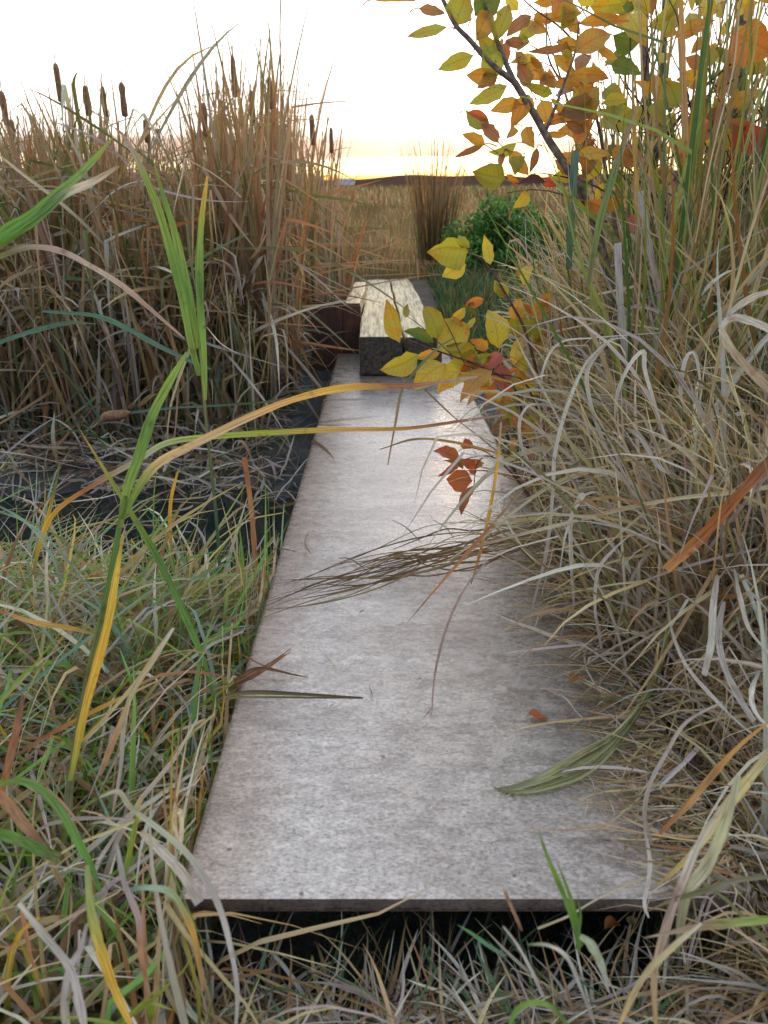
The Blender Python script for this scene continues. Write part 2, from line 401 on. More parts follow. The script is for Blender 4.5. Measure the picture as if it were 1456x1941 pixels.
def blade_arrays(rng, root, az, th, droop, L, Wd, c0, c1, seg=7, curl=None, power=1.6, kink=.0, kink_amp=1.2, wob=.12, clamp=True, off=None, fold=False, base_w=.55, cmid=1.0, twist=None):
    n = len(root)
    s = np.linspace(0, 1, seg + 1)[None, :]
    curl = np.zeros(n) if curl is None else curl
    ks = rng.uniform(.25, .8, n)[:, None]; ka = (rng.random(n) < kink)[:, None] * rng.uniform(.5, 1.3, n)[:, None] * kink_amp
    theta = th[:, None] + droop[:, None] * s ** power + ka * (s > ks) + wob * np.sin(s * rng.uniform(3, 9, (n, 1)) + rng.uniform(0, 6, (n, 1)))
    theta = np.minimum(theta, 3.0)
    azz = az[:, None] + curl[:, None] * s + wob * 1.3 * np.sin(s * rng.uniform(2, 7, (n, 1)) + rng.uniform(0, 6, (n, 1)))
    d = np.stack([np.sin(theta) * np.cos(azz), np.sin(theta) * np.sin(azz), np.cos(theta)], -1)
    step = (L / seg)[:, None, None]
    pos = root[:, None, :] + np.concatenate([np.zeros((n, 1, 3)), np.cumsum(d[:, :-1] * step, 1)], 1)
    if clamp:
        off = rng.uniform(.003, .03, n) if off is None else off
        f = floor_z(pos[..., 0], pos[..., 1], off[:, None])
        z = np.maximum(pos[..., 2], f); z[:, 0] = pos[:, 0, 2]
        pos[..., 2] = z
    side = np.stack([-np.sin(azz), np.cos(azz), np.zeros_like(azz)], -1)
    nrm = np.cross(side, d)
    tw = (rng.uniform(-.9, .9, (n, 1)) if twist is None else twist[:, None]) + rng.uniform(-1.6, 1.6, (n, 1)) * s
    side = side * np.cos(tw)[..., None] + nrm * np.sin(tw)[..., None]
    prof = (base_w + (1 - base_w) * np.sin(np.minimum(s * 2.2, 1.57))) * (1 - np.clip((s - .45) / .55, 0, 1) ** 1.5 * .94)
    hw = (Wd[:, None] * prof * .5)[..., None]
    mixs = s[..., None] ** cmid
    col = c0[:, None, :] * (1 - mixs) + c1[:, None, :] * mixs
    if fold:
        V = np.stack([pos - side * hw, pos - nrm * hw * .45, pos + side * hw], 2); a = 3
    else:
        V = np.stack([pos - side * hw, pos + side * hw], 2); a = 2
    C = np.repeat(col[:, :, None, :], a, 2)
    U = np.zeros(V.shape[:3] + (2,))
    U[..., 0] = np.linspace(0, 1, a)[None, None, :] + rng.uniform(0, 40, (n, 1, 1))
    U[..., 1] = (s * L[:, None] * 6)[..., None] + rng.uniform(0, 40, (n, 1, 1))
    ids = np.arange(n * (seg + 1) * a).reshape(n, seg + 1, a)
    q = [np.stack([ids[:, :-1, j], ids[:, :-1, j + 1], ids[:, 1:, j + 1], ids[:, 1:, j]], -1).reshape(-1, 4) for j in range(a - 1)]
    return V.reshape(-1, 3), np.concatenate(q), U.reshape(-1, 2), C.reshape(-1, 3)
def join(parts):
    vs, fs, us, cs, o = [], [], [], [], 0
    for V, F, U, C in parts:
        vs.append(V); fs.append(F + o); us.append(U); cs.append(C); o += len(V)
    return np.concatenate(vs), np.concatenate(fs), np.concatenate(us), np.concatenate(cs)
def grass_obj(name, parts, mat, parent=None):
    V, F, U, C = join(parts)
    return link(name, mesh_np(name, V, F, U, C), mat, parent)

def catmull(pts, n):
    P = [2 * pts[0] - pts[1]] + list(pts) + [2 * pts[-1] - pts[-2]]
    res = []; k = len(pts) - 1
    for i in range(n + 1):
        u = i / n * k; j = min(int(u), k - 1); f = u - j
        a, b, c, d = P[j], P[j + 1], P[j + 2], P[j + 3]
        res.append(.5 * ((2 * b) + (c - a) * f + (2 * a - 5 * b + 4 * c - d) * f * f + (3 * b - 3 * c + d - a) * f ** 3))
    return res
def strand(pts, wpx, cols, seg=26, prof='blade', twist=0.0, tw1=0.0, fold=.35, seed=0, scale_d=None):
    """one leaf blade through pts [(px,py,d)...], width in photo pixels (at its own distance) -> arrays"""
    rr = random.Random(seed * 7 + int(pts[0][0]))
    P3 = [p if isinstance(p, Vector) else W(*p) for p in pts]
    C = catmull(P3, seg)
    dmean = sum((p - Vector((0, 0, CAM_H))).length for p in P3) / len(P3)
    w0 = wpx / FPX * dmean * .72
    V, U, K, F = [], [], [], []
    ph = rr.uniform(0, 6)
    for i, p in enumerate(C):
        s = i / seg
        tg = (C[min(i + 1, seg)] - C[max(i - 1, 0)]).normalized()
        view = (p - Vector((0, 0, CAM_H))).normalized()
        nn = (-view + Vector((0, 0, .35))).normalized()
        sd_ = tg.cross(nn).normalized(); nr = sd_.cross(tg).normalized()
        a = twist + tw1 * s + .22 * math.sin(s * 9 + ph)
        sdv = sd_ * math.cos(a) + nr * math.sin(a); nv = sdv.cross(tg)
        if prof == 'blade': k = min(1, .55 + s * 1.6) * (1 - max(0, (s - .45) / .55) ** 1.7 * .95)
        elif prof == 'blunt': k = min(1, .6 + s * 1.5)
        elif prof == 'both': k = max(.06, math.sin(math.pi * min(1, .06 + s * .9)) ** .55)
        else: k = 1 - .35 * s
        k *= 1 + .06 * math.sin(s * 23 + ph) + rr.uniform(-.07, .07)
        hw = w0 * k * .5
        V += [p - sdv * hw, p - nv * hw * fold, p + sdv * hw]
        U += [(ph, s * 5), (ph + .5, s * 5), (ph + 1, s * 5)]
        x = s * (len(cols) - 1); j = min(int(x), len(cols) - 2); f = x - j
        c = [cols[j][q] * (1 - f) + cols[j + 1][q] * f for q in range(3)]
        K += [c, c, c]
        if i < seg:
            b = i * 3
            F += [(b, b + 1, b + 4, b + 3), (b + 1, b + 2, b + 5, b + 4)]
    return np.array([tuple(v) for v in V]), np.array(F), np.array(U), np.array(K)
def tube(path, radii, k=7):
    V, F = [], []
    n = len(path)
    for i, p in enumerate(path):
        tg = (path[min(i + 1, n - 1)] - path[max(i - 1, 0)]).normalized()
        a = tg.cross(Vector((.3, .9, .2))).normalized(); b = tg.cross(a)
        for j in range(k):
            t = 2 * math.pi * j / k
            V.append(p + (a * math.cos(t) + b * math.sin(t)) * radii[i])
        if i:
            for j in range(k):
                F.append(((i - 1) * k + j, (i - 1) * k + (j + 1) % k, i * k + (j + 1) % k, i * k + j))
    return np.array([tuple(v) for v in V]), np.array(F)
def tubes_mesh(name, lst):
    vs, fs, o = [], [], 0
    for V, F in lst:
        vs.append(V); fs.append(F + o); o += len(V)
    return mesh_np(name, np.concatenate(vs), np.concatenate(fs))
def bm_obj(name, bm, mat, parent=None, smooth=False, loc=None):
    me = bpy.data.meshes.new(name); bm.to_mesh(me); bm.free()
    for p in me.polygons: p.use_smooth = smooth
    return link(name, me, mat, parent, loc)
def add_box(bm, x0, x1, y0, y1, z0, z1, bevel=0):
    r = bmesh.ops.create_cube(bm, size=1)
    vs = r['verts']
    for v in vs:
        v.co = Vector(((x0 + x1) / 2 + v.co.x * (x1 - x0), (y0 + y1) / 2 + v.co.y * (y1 - y0), (z0 + z1) / 2 + v.co.z * (z1 - z0)))
    if bevel:
        es = list({e for v in vs for e in v.link_edges})
        bmesh.ops.bevel(bm, geom=es, offset=bevel, segments=2, affect='EDGES', profile=.6)

# ------------------------------------------------------------------ setting: ground, water, ridge
def axis(lo, hi, step, far, g=1.18):
    a = list(np.arange(lo, hi + 1e-6, step)); d = step
    while a[-1] < far: d *= g; a.append(a[-1] + d)
    d = step
    while a[0] > -far if lo < 0 and far > 100 else False:
        d *= g; a.insert(0, a[0] - d)
    return np.array(a)
xs = axis(-4.5, 4.5, .05, 2500); ys = axis(-1.0, 9.0, .05, 3000)
X, Y = np.meshgrid(xs, ys)
Z = terrain(X, Y)
nx, ny = len(xs), len(ys)
V = np.stack([X, Y, Z], -1).reshape(-1, 3)
ii = np.arange(nx * ny).reshape(ny, nx)
F = np.stack([ii[:-1, :-1], ii[:-1, 1:], ii[1:, 1:], ii[1:, :-1]], -1).reshape(-1, 4)
tag(link('ground', mesh_np('ground', V, F), M_GROUND), 'dark mud bank and flat tan marsh running to the horizon', 'ground', kind='structure')
bm = bmesh.new()
vs = [bm.verts.new(c) for c in ((-9, 1.0, 0), (9, 1.0, 0), (9, 5.2, 0), (-9, 5.2, 0))]; bm.faces.new(vs)
tag(bm_obj('water', bm, M_WATER), 'dark still water in the ditch under the deck', 'water', kind='structure')
rng = np.random.default_rng(3)
hx = np.linspace(-1500, 1500, 220); hh = 4 + 2.6 * np.sin(hx / 170) + 1.6 * np.sin(hx / 61 + 1) + .8 * np.sin(hx / 19)
hh = np.maximum(1.9 * hh * (.8 + .5 * np.clip(hx / 600, -.5, 1)), 1.5)
rows = [(1000, -2, 0), (1080, 0, .6), (1160, 0, 1), (1300, 0, .7), (1500, -2, 0)]
HV = np.array([[(x, y, z0 + k * h) for x, h in zip(hx, hh)] for y, z0, k in rows]).reshape(-1, 3)
ii = np.arange(len(rows) * len(hx)).reshape(len(rows), -1)
HF = np.stack([ii[:-1, :-1], ii[:-1, 1:], ii[1:, 1:], ii[1:, :-1]], -1).reshape(-1, 4)
tag(link('hills', mesh_np('hills', HV, HF), M_HILL), 'low purple ridge along the horizon', 'hills', kind='structure')

# far pale sheds
def shed(px, w, h, d, label):
    p = W(px, 345, d); g = float(terrain(p.x, p.y))
    e = empty('shed', (p.x, p.y, g), label, 'shed')
    b = bmesh.new(); add_box(b, -w / 2, w / 2, 0, w * .4, 0, h * .7); bm_obj('wall', b, M_SHED, e)
    b = bmesh.new()
    q = [(-w / 2 - .2, -.2, h * .7), (w / 2 + .2, -.2, h * .7), (w / 2 + .2, w * .4 + .2, h * .7), (-w / 2 - .2, w * .4 + .2, h * .7), (-w / 2 - .2, w * .2, h), (w / 2 + .2, w * .2, h)]
    q = [b.verts.new(c) for c in q]
    for f in ((0, 1, 5, 4), (2, 3, 4, 5), (0, 4, 3), (1, 2, 5), (0, 3, 2, 1)): b.faces.new([q[i] for i in f])
    bm_obj('roof', b, M_ROOF, e)
shed(652, 7, 2.2, 260, 'tiny pale blue shed far off at the edge of the marsh left of the timbers')

# ------------------------------------------------------------------ deck sheet, laid on the bank
def deck():
    e = empty('footbridge_deck', (.1, PL_Y0, .45), 'long pale grey weathered footbridge deck sheet running across the ditch', 'footbridge')
    rr = random.Random(5)
    ncol, nrow = 24, 140
    def edge_pts(y, k):
        dx = YAW * (y - PL_Y0)
        return PL_XL0 + dx + (PL_XR0 - PL_XL0) * k
    ks = [0, .006, .014, .03, .055] + list(np.linspace(.09, .91, 19)) + [.945, .97, .986, .994, 1]
    V, F, U = [], [], []
    for i in range(nrow + 1):
        y = PL_Y0 + (PL_Y1 - PL_Y0) * i / nrow
        for k in ks:
            ed = min(k, 1 - k)
            lip = -.0035 * max(0, 1 - ed / .010) ** 2 + .0022 * math.exp(-((ed - .045) / .006) ** 2)
            sag = .0015 * math.sin(y * 2.1 + k * 3) + .0008 * math.sin(y * 7 + k * 9)
            V.append((edge_pts(y, k) - .1, y - PL_Y0, plate_z(y) - .45 + lip + sag)); U.append((k, y))
    n = len(ks)
    for i in range(nrow):
        for j in range(n - 1):
            a = i * n + j; F.append((a, a + 1, a + n + 1, a + n))
    link('deck_sheet', mesh_np('deck_sheet', np.array(V), np.array(F), np.array(U)), M_PLATE, e)
    # front edge: ragged lower rim, 16 mm
    def rim(name, A, B, th, steps, rag):
        V, F, U = [], [], []
        for i in range(steps + 1):
            s = i / steps; p = A.lerp(B, s)
            t2 = th * (1 + rag * rr.uniform(-1, 1))
            V += [(p.x, p.y, p.z), (p.x, p.y, p.z - t2 * .5), (p.x, p.y + (.004 if rag > .1 else 0), p.z - t2)]
            U += [(s, 0), (s, .5), (s, 1)]
            if i < steps:
                a = i * 3; F += [(a, a + 1, a + 4, a + 3), (a + 1, a + 2, a + 5, a + 4)]
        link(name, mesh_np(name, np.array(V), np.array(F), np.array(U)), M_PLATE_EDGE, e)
    def E(x, y, dz): return Vector((x - .1, y - PL_Y0, plate_z(y) - .45 + dz))
    rim('front_edge', E(PL_XL0, PL_Y0 - .0005, .0022), E(PL_XR0, PL_Y0 - .0005, .0022), .022, 160, .14)
    dx = YAW * (PL_Y1 - PL_Y0)
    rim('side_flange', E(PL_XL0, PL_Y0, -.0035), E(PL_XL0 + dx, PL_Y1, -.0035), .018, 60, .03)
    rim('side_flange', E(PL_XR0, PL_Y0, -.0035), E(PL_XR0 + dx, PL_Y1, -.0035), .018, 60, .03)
    b = bmesh.new()
    q = [b.verts.new(c) for c in (E(PL_XL0, PL_Y0, -.019), E(PL_XR0, PL_Y0, -.019), E(PL_XR0 + dx, PL_Y1, -.019), E(PL_XL0 + dx, PL_Y1, -.019))]
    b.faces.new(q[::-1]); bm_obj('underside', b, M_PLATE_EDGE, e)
    for off in (.10, .46):
        b = bmesh.new(); add_box(b, PL_XL0 + off - .1, PL_XL0 + off + .05 - .1, .12, PL_Y1 - PL_Y0 - .1, -.10, -.024)
        for v in b.verts: v.co.z -= SL * v.co.y; v.co.x += YAW * v.co.y
        bm_obj('joist', b, M_RUST, e)
deck()

# ------------------------------------------------------------------ timbers and steel at the far end
def timber(x0, x1, y0, y1, ztop0, h, label, group=None, lean=0, seed=0):
    e = empty('timber_beam', ((x0 + x1) / 2, y0, ztop0 - h), label, 'timber', group)
    rr = random.Random(seed)
    b = bmesh.new(); w = x1 - x0; L = y1 - y0
    add_box(b, -w / 2, w / 2, 0, L, 0, h, .010)
    bmesh.ops.subdivide_edges(b, edges=[ed for ed in b.edges if abs((ed.verts[0].co - ed.verts[1].co).y) > 1], cuts=24)
    for v in b.verts:
        v.co.x += .004 * math.sin(v.co.y * 5 + seed) + rr.uniform(-.0015, .0015) + lean * v.co.y
        v.co.z += -SL * v.co.y + .003 * math.sin(v.co.y * 3.3 + seed * 2) + rr.uniform(-.001, .001)
    bmesh.ops.recalc_face_normals(b, faces=b.faces); b.normal_update()
    for f in b.faces:
        if f.normal.y < -.3: f.material_index = 1
    o = bm_obj('beam_body', b, M_TIMBER, e, False); o.data.materials.append(M_TIMBER_END)
    # checked end grain, standing 2 mm proud of the saw cut
    b = bmesh.new(); n = 28
    c = b.verts.new((0, -.006, h * .5)); ring = []
    for i in range(n):
        a = 2 * math.pi * i / n; kx, kz = math.cos(a), math.sin(a)
        m = 1 / max(abs(kx), abs(kz)); 
        ring.append(b.verts.new((kx * m * (w / 2 - .012), -.003, h * .5 + kz * m * (h / 2 - .012))))
    for i in range(n): b.faces.new((c, ring[i], ring[(i + 1) % n]))
    bm_obj('end_grain', b, M_TIMBER_END, e)
    return e
zb = plate_z(4.07)
cx = -.134
timber(cx, cx + .228, 4.07, 9.1, zb + .208, .205, 'left of the two long weathered square timbers laid side by side at the deck end', lean=YAW, seed=1)
timber(cx + .242, cx + .440, 4.08, 9.06, zb + .208, .205, 'right of the two long weathered square timbers, its near end behind the yellow leaves', lean=YAW, seed=2)
timber(-.250, -.152, 5.02, 6.9, .545, .12, 'short pale timber plank lying left of the long pair on the rusty steel', lean=0, seed=3)
def hpost():
    e = empty('steel_post', (-.36, 4.93, -.05), 'dark rusty steel post standing at the left corner of the deck end', 'post')
    b = bmesh.new(); add_box(b, -.10, .095, 0, .012, 0, .61, .002); bm_obj('flange', b, M_RUST, e)
    b = bmesh.new(); add_box(b, -.10, .095, .16, .172, 0, .60, .002); bm_obj('flange', b, M_RUST, e)
    b = bmesh.new(); add_box(b, -.006, .006, .0125, .1595, 0, .598); bm_obj('web', b, M_RUST, e)
    e = empty('steel_crossbeam', (-.262, 4.95, .25), 'rusty steel crossbeam between the post and the long timbers, carrying the short plank', 'beam')
    b = bmesh.new(); add_box(b, .0, .116, 0, .01, -.15, .287, .002); bm_obj('web', b, M_RUST, e)
    b = bmesh.new(); add_box(b, .0, .116, .0105, .08, .10, .112, .002); bm_obj('flange', b, M_RUST, e)
hpost()

# ------------------------------------------------------------------ cattails
rng = np.random.default_rng(11)
CAT_PAL = [(5, BROWN, TAN), (3, MAU, (.34, .17, .08)), (4, MAU, TAN), (3, OLIVE, TAN), (2.5, (.10, .14, .06), OLIVE), (.3, YG, AMBER), (5, LILAC, TAN), (1.5, BROWN, RUST), (3, GREY, TAN)]
def cattail_proto(i, head, tall):
    """parts at the origin; the plant is about tall metres high"""
    nb = int(rng.integers(9, 15))
    root = np.zeros((nb, 3)); a = rng.uniform(0, 6.28, nb); r = rng.uniform(.0, .05, nb)
    root[:, 0] = np.cos(a) * r; root[:, 1] = np.sin(a) * r
    L = rng.uniform(.70, 1.08, nb) * tall
    c0, c1 = pick(rng, nb, CAT_PAL)
    arr = [blade_arrays(rng, root, rng.uniform(0, 6.28, nb), rng.uniform(.0, .17, nb), rng.uniform(.0, .5, nb), L, rng.uniform(.015, .033, nb), c0, c1,
                        seg=13, kink=.38, kink_amp=1.9, wob=.07, clamp=False, fold=True, power=1.8)]
    fol = mesh_np('foliage', *join(arr)[:2], join(arr)[2], join(arr)[3])
    fol.materials.append(M_REED)
    res = {'foliage': fol}
    if head:
        lean = rng.uniform(-.05, .05, 2); hh = tall * .84
        path = [Vector((lean[0] * t * t * tall, lean[1] * t * t * tall, hh * t)) for t in np.linspace(0, 1, 9)]
        top = path[-1]
        st = mesh_np('stalk', *tube(path, [.0055 - .002 * t for t in np.linspace(0, 1, 9)], 6)); st.materials.append(M_STALK)
        hl = rng.uniform(.13, .17); hr = rng.uniform(.013, .017)
        prof = [(0, .003), (.01, hr * .7), (.04, hr * 1.0), (.3, hr * 1.08), (.6, hr * 1.05), (.85, hr), (.96, hr * .75), (1.0, .003)]
        V, F = [], []; k = 12
        for a_, (s, rr) in enumerate(prof):
            for j in range(k):
                t = 2 * math.pi * j / k; r2 = rr * (1 + (rng.uniform(-.18, .18) if 0 < a_ < 7 else 0))
                V.append((top.x + math.cos(t) * r2, top.y + math.sin(t) * r2, top.z + s * hl))
            if a_:
                for j in range(k): F.append(((a_ - 1) * k + j, (a_ - 1) * k + (j + 1) % k, a_ * k + (j + 1) % k, a_ * k + j))
        sh = mesh_np('seed_head', np.array(V), np.array(F)); sh.materials.append(M_SEED)
        sp_ = mesh_np('spike', *tube([Vector((top.x, top.y, top.z + hl * .98)), Vector((top.x + .004, top.y, top.z + hl + .05)), Vector((top.x + .012, top.y, top.z + hl + .11))], [.003, .0025, .0008], 5)); sp_.materials.append(M_STALK)
        res.update(stalk=st, seed_head=sh, spike=sp_)
        res['hz'] = top.z + hl * .5; res['hx'] = top.x; res['hy'] = top.y
    return res
PH = [cattail_proto(i, True, 1.6) for i in range(6)]
PN = [cattail_proto(i, False, 1.5) for i in range(9)]
def place_cattail(proto, x, y, s, sz, rz, label, group=None, z=None):
    g = float(terrain(x, y)) - .02 if z is None else z
    e = empty('cattail', (x, y, g), label, 'cattail', group)
    e.rotation_euler = (0, 0, rz); e.scale = (s, s, sz)
    link('foliage', proto['foliage'], None, e)
    if 'stalk' in proto:
        link('stalk', proto['stalk'], None, e)
        h = link('seed_head', proto['seed_head'], None, e)
        link('spike', proto['spike'], None, h)
    return e
heads = [
    (8, 205, 3.9, 'cattail at the far left edge with its seed head against the sky'),
    (110, 155, 4.2, 'cattail with the highest seed head at the left, a split leaf tip beside it'),
    (165, 192, 4.0, 'cattail with a long fat brown head, second from the left against the sky'),
    (198, 197, 4.4, 'cattail with a slim head close between two fat headed ones against the sky'),
    (234, 190, 4.3, 'cattail with a ragged dark head leaning into crossing leaves above the stand'),
    (443, 145, 4.0, 'cattail with a small head high among the tallest reeds near the middle of the stand'),
    (388, 228, 3.8, 'cattail with a short dark head low at the left side of the tallest reeds'),
    (592, 245, 4.6, 'cattail with a head half hidden by reeds, nearest to the thin pole-like stem'),
    (300, 262, 5.6, 'farther cattail with a small head just above the dip in the middle of the stand'),
    (512, 178, 4.3, 'cattail with a slim head between the tallest reeds and the thin pole-like stem'),
    (478, 205, 4.7, 'cattail with a head set deep among the tallest reeds, lower than its neighbours'),
    (628, 262, 5.2, 'cattail with a small head at the right end of the stand by the timbers'),
    (25, 250, 4.9, 'cattail with a head just above the leaves near the left frame edge'),
    (143, 262, 5.0, 'cattail with a low head between the fat headed pair and the highest one'),
    (278, 248, 4.6, 'cattail with a head at the left side of the dip in the stand'),
    (55, 285, 6.4, 'farther cattail with a small head low over the left part of the stand'),
]
for i, (px, py, d, lb) in enumerate(heads):
    p = PH[i % 6]; hp = W(px, py, d); rz = rng.uniform(-.4, .4)
    g = float(terrain(hp.x, hp.y)) - .02
    sz = (hp.z - g) / p['hz']
    ox = (p['hx'] * math.cos(rz) - p['hy'] * math.sin(rz)); oy = (p['hx'] * math.sin(rz) + p['hy'] * math.cos(rz))
    place_cattail(p, hp.x - ox, hp.y - oy, 1.0, sz, rz, lb)
GL = 'leafy brown and olive cattail in the dense headless stand behind the ditch'
cnt = 0
def env_top(px):
    """how high (photo y) the reed tips come at that column"""
    k = np.interp(px, [-60, 60, 200, 300, 360, 400, 480, 560, 610, 640, 665, 700], [195, 190, 190, 250, 255, 120, 80, 100, 150, 215, 300, 380])
    return float(k)
while cnt < 250:
    d = rng.uniform(0, 1) ** 1.3 * 4.6 + 3.75
    px = rng.uniform(-90, 548 if d < 5.7 else 655)
    if 250 < px < 365 and d < 5.2 and rng.random() < .45: continue
    p = W(px, 700, d); y = d * 1.06; x = (px - 728) / FPX * d
    g = float(terrain(x, y)) - .02
    if g < .0: continue
    top = W(env_top(px) + abs(rng.normal(0, 75)), d=d, py=0) if False else W(px, env_top(px) + abs(rng.normal(0, 90 if px > 370 else 60)) + 8 * (d - 4), d)
    hgt = max(.75, min(2.0, top.z - g))
    proto = PN[int(rng.integers(0, 9))]
    place_cattail(proto, x, y, rng.uniform(.85, 1.15), hgt / 1.42, rng.uniform(0, 6.28), GL, 'cattails of the dense stand behind the ditch')
    cnt += 1

# thin pole-like stem that leaves the top of the frame
e = empty('reed', W(545, 720, 3.9), 'very tall thin bare reed stem standing above the cattails and out of the frame', 'reed')
e_loc = Vector(e.location)
path = catmull([W(545, 740, 3.9), W(540, 400, 3.9), W(531, 100, 3.9), W(534, -60, 3.9)], 20)
o = link('stem', tubes_mesh('stem', [tube([p - e_loc for p in path], [.006 - .0025 * i / 20 for i in range(21)], 6)]), M_STALK, e)

# far reeds and heads of the marsh: one uncountable mass
def field_grass():
    parts = []
    def bunch(n, xr, yr, Lr, wr, pal, bias=1.0, seg=3, droop=.5, th=.25, off=0):
        y = yr[0] + (yr[1] - yr[0]) * rng.random(n) ** bias
        x = (rng.uniform(xr[0], xr[1], n)) * y
        root = np.stack([x, y, terrain(x, y) - .02 + off], -1)
        c0, c1 = pick(rng, n, pal)
        pn = _hash_noise(x, y * .6, 1.3, 2) + .6 * _hash_noise(x, y * .5, .5, 6)       # patches of darker, greener growth
        k = np.clip(.85 + .35 * pn, .4, 1.3)[:, None] * np.array([[1, 1, 1]]); gm = np.clip(-pn * .5, 0, .5)[:, None]
        c0 = c0 * k * (1 - gm) + np.array([[.07, .08, .035]]) * gm; c1 = c1 * k * (1 - gm) + np.array([[.13, .13, .06]]) * gm
        parts.append(blade_arrays(rng, root, rng.uniform(0, 6.28, n), rng.uniform(0, th, n), rng.uniform(0, droop, n), rng.uniform(*Lr, n) * np.clip(1 - .25 * pn, .6, 1.5), rng.uniform(*wr, n) * np.maximum(1, y / 9), c0, c1, seg=seg, clamp=False, wob=.1))
    FP = [(4, BROWN, TAN), (4, OLIVE, TAN), (3, TAN, STRAW), (2, OLIVE, OLIVE), (2, BROWN, RUST)]
    bunch(26000, (-.12, .62), (8.5, 34), (.18, .42), (.006, .012), FP, 1.5, droop=1.2, th=.5)
    bunch(16000, (-.8, .8), (30, 140), (.4, .75), (.008, .014), FP, 1.4, droop=.6)
    bunch(9000, (-.75, -.10), (9.0, 26), (.6, 1.15), (.009, .016), CAT_PAL, 1.2, seg=4, droop=.4)
    bunch(6000, (-.75, -.08), (24, 60), (.9, 1.5), (.012, .018), CAT_PAL, 1.2, seg=3, droop=.3)
    return parts
tag(grass_obj('grass_field', field_grass(), M_BLADE), 'tan and rusty marsh grass covering the flat beyond the ditch', 'grass', kind='stuff')
def green_cover():
    n = 9000
    y = rng.uniform(4.6, 9.5, n); x = rng.uniform(.02, .36, n) * y; x = np.where(x < .46, .46 + rng.uniform(0, .5, n), x)
    px = 728 + x / y * FPX
    root = np.stack([x, y, terrain(x, y) - .02], -1)
    c0, c1 = pick(rng, n, [(3, DGREEN, DGREEN), (1, DARK, OLIVE), (1, BROWN, TAN), (1, DGREEN, GREEN)])
    return [blade_arrays(rng, root, rng.uniform(0, 6.28, n), rng.uniform(0, .4, n), rng.uniform(0, 1.2, n), rng.uniform(.12, .3, n), rng.uniform(.006, .014, n), c0, c1, seg=4, clamp=False)]
tag(grass_obj('low_grass', green_cover(), M_BLADE), 'dark green low grass along the right side of the long timbers', 'grass', kind='stuff')

# leafy green bush beyond the ditch on the right
def bush(px, d, w, h, depth, n, name, label, pal, cat, lw=(.02, .035), ll=(.05, .09)):
    c = W(px, 470, d); g = float(terrain(c.x, c.y))
    e = empty(name, (c.x, c.y, g), label, cat)
    u = rng.normal(0, 1, (n, 3)); u /= np.linalg.norm(u, axis=1)[:, None]; r = rng.uniform(.35, 1, n) ** .5
    lump = 1 + .18 * np.sin(u[:, 0] * 7 + 1) * np.sin(u[:, 1] * 6) + .12 * np.sin(u[:, 2] * 11 + u[:, 0] * 5)
    root = u * (r * lump)[:, None] * np.array([w / 2, depth / 2, h]); root[:, 2] = np.abs(root[:, 2])
    c0, c1 = pick(rng, n, pal, .35)
    A = blade_arrays(rng, root, rng.uniform(0, 6.28, n), rng.uniform(.3, 1.6, n), rng.uniform(0, .8, n), rng.uniform(*ll, n), rng.uniform(*lw, n), c0, c1, seg=3, clamp=False, base_w=.3)
    grass_obj('foliage', [A], M_BLADE, e)
    st = []
    for k in range(14):
        a = rng.uniform(0, 6.28); q = rng.uniform(.3, .9)
        tp = Vector((math.cos(a) * w / 2 * q, math.sin(a) * depth / 2 * q, h * rng.uniform(.6, .9)))
        st.append(tube([Vector((tp.x * .15, tp.y * .15, -.02)), tp * .55, tp], [.006, .004, .002], 5))
    link('stem', tubes_mesh('stem', st), M_TWIG, e)
bush(975, 8.0, 1.45, .72, .9, 15000, 'bush', 'rounded leafy green bush beyond the ditch at the right of the long timbers', [(3, (.06, .17, .035), (.10, .25, .05)), (1.5, DGREEN, (.07, .17, .04)), (2, (.10, .23, .05), (.16, .32, .07))], 'bush')

# dark clump of tall grass at the end of the timbers
def clump(px, py, d, n, Lr, spread, pal, name, label, cat='grass clump', wd=(.006, .012), th=.12, droop=.35, lean=0, laz=0):
    b = W(px, py, d); g = float(terrain(b.x, b.y))
    e = empty(name, (b.x, b.y, g), label, cat)
    a = rng.uniform(0, 6.28, n); r = spread * rng.random(n) ** .6
    root = np.stack([np.cos(a) * r, np.sin(a) * r, np.full(n, -.02)], -1)
    c0, c1 = pick(rng, n, pal)
    A = blade_arrays(rng, root, a + rng.uniform(-.6, .6, n), rng.uniform(0, th, n), rng.uniform(0, droop, n), rng.uniform(*Lr, n), rng.uniform(*wd, n), c0, c1, seg=8, clamp=False, wob=.06)
    A[0][:, 0] += lean * math.cos(laz) * A[0][:, 2] ** 2; A[0][:, 1] += lean * math.sin(laz) * A[0][:, 2] ** 2
    grass_obj('foliage', [A], M_BLADE, e)
    seeds = max(3, n // 30); parts = []
    for k in range(seeds):
        i = int(rng.integers(0, n)); q = Vector(tuple(root[i])); hh = Lr[1] * rng.uniform(.85, 1.0)
        dx = Vector((rng.uniform(-.08, .08), rng.uniform(-.08, .08), 0)) * 1
        parts.append(tube([q, q + dx * .4 + Vector((0, 0, hh * .6)), q + dx + Vector((0, 0, hh))], [.003, .002, .0008], 5))
    link('stem', tubes_mesh('stem', parts), M_STALK, e)
    return e
clump(822, 520, 8.6, 300, (.7, 1.6), .19, [(3, DARK, BROWN), (3, OLIVE, RUST), (2, DGREEN, TAN)], 'tall_grass', 'tall dark narrow grass clump rising over the horizon at the right end of the timbers', th=.17, droop=.45)
clump(757, 480, 14, 60, (.3, .6), .25, [(3, OLIVE, TAN), (3, OLIVE, OLIVE)], 'tall_grass', 'small olive grass tuft in the open marsh just beyond the timber ends', droop=.9)

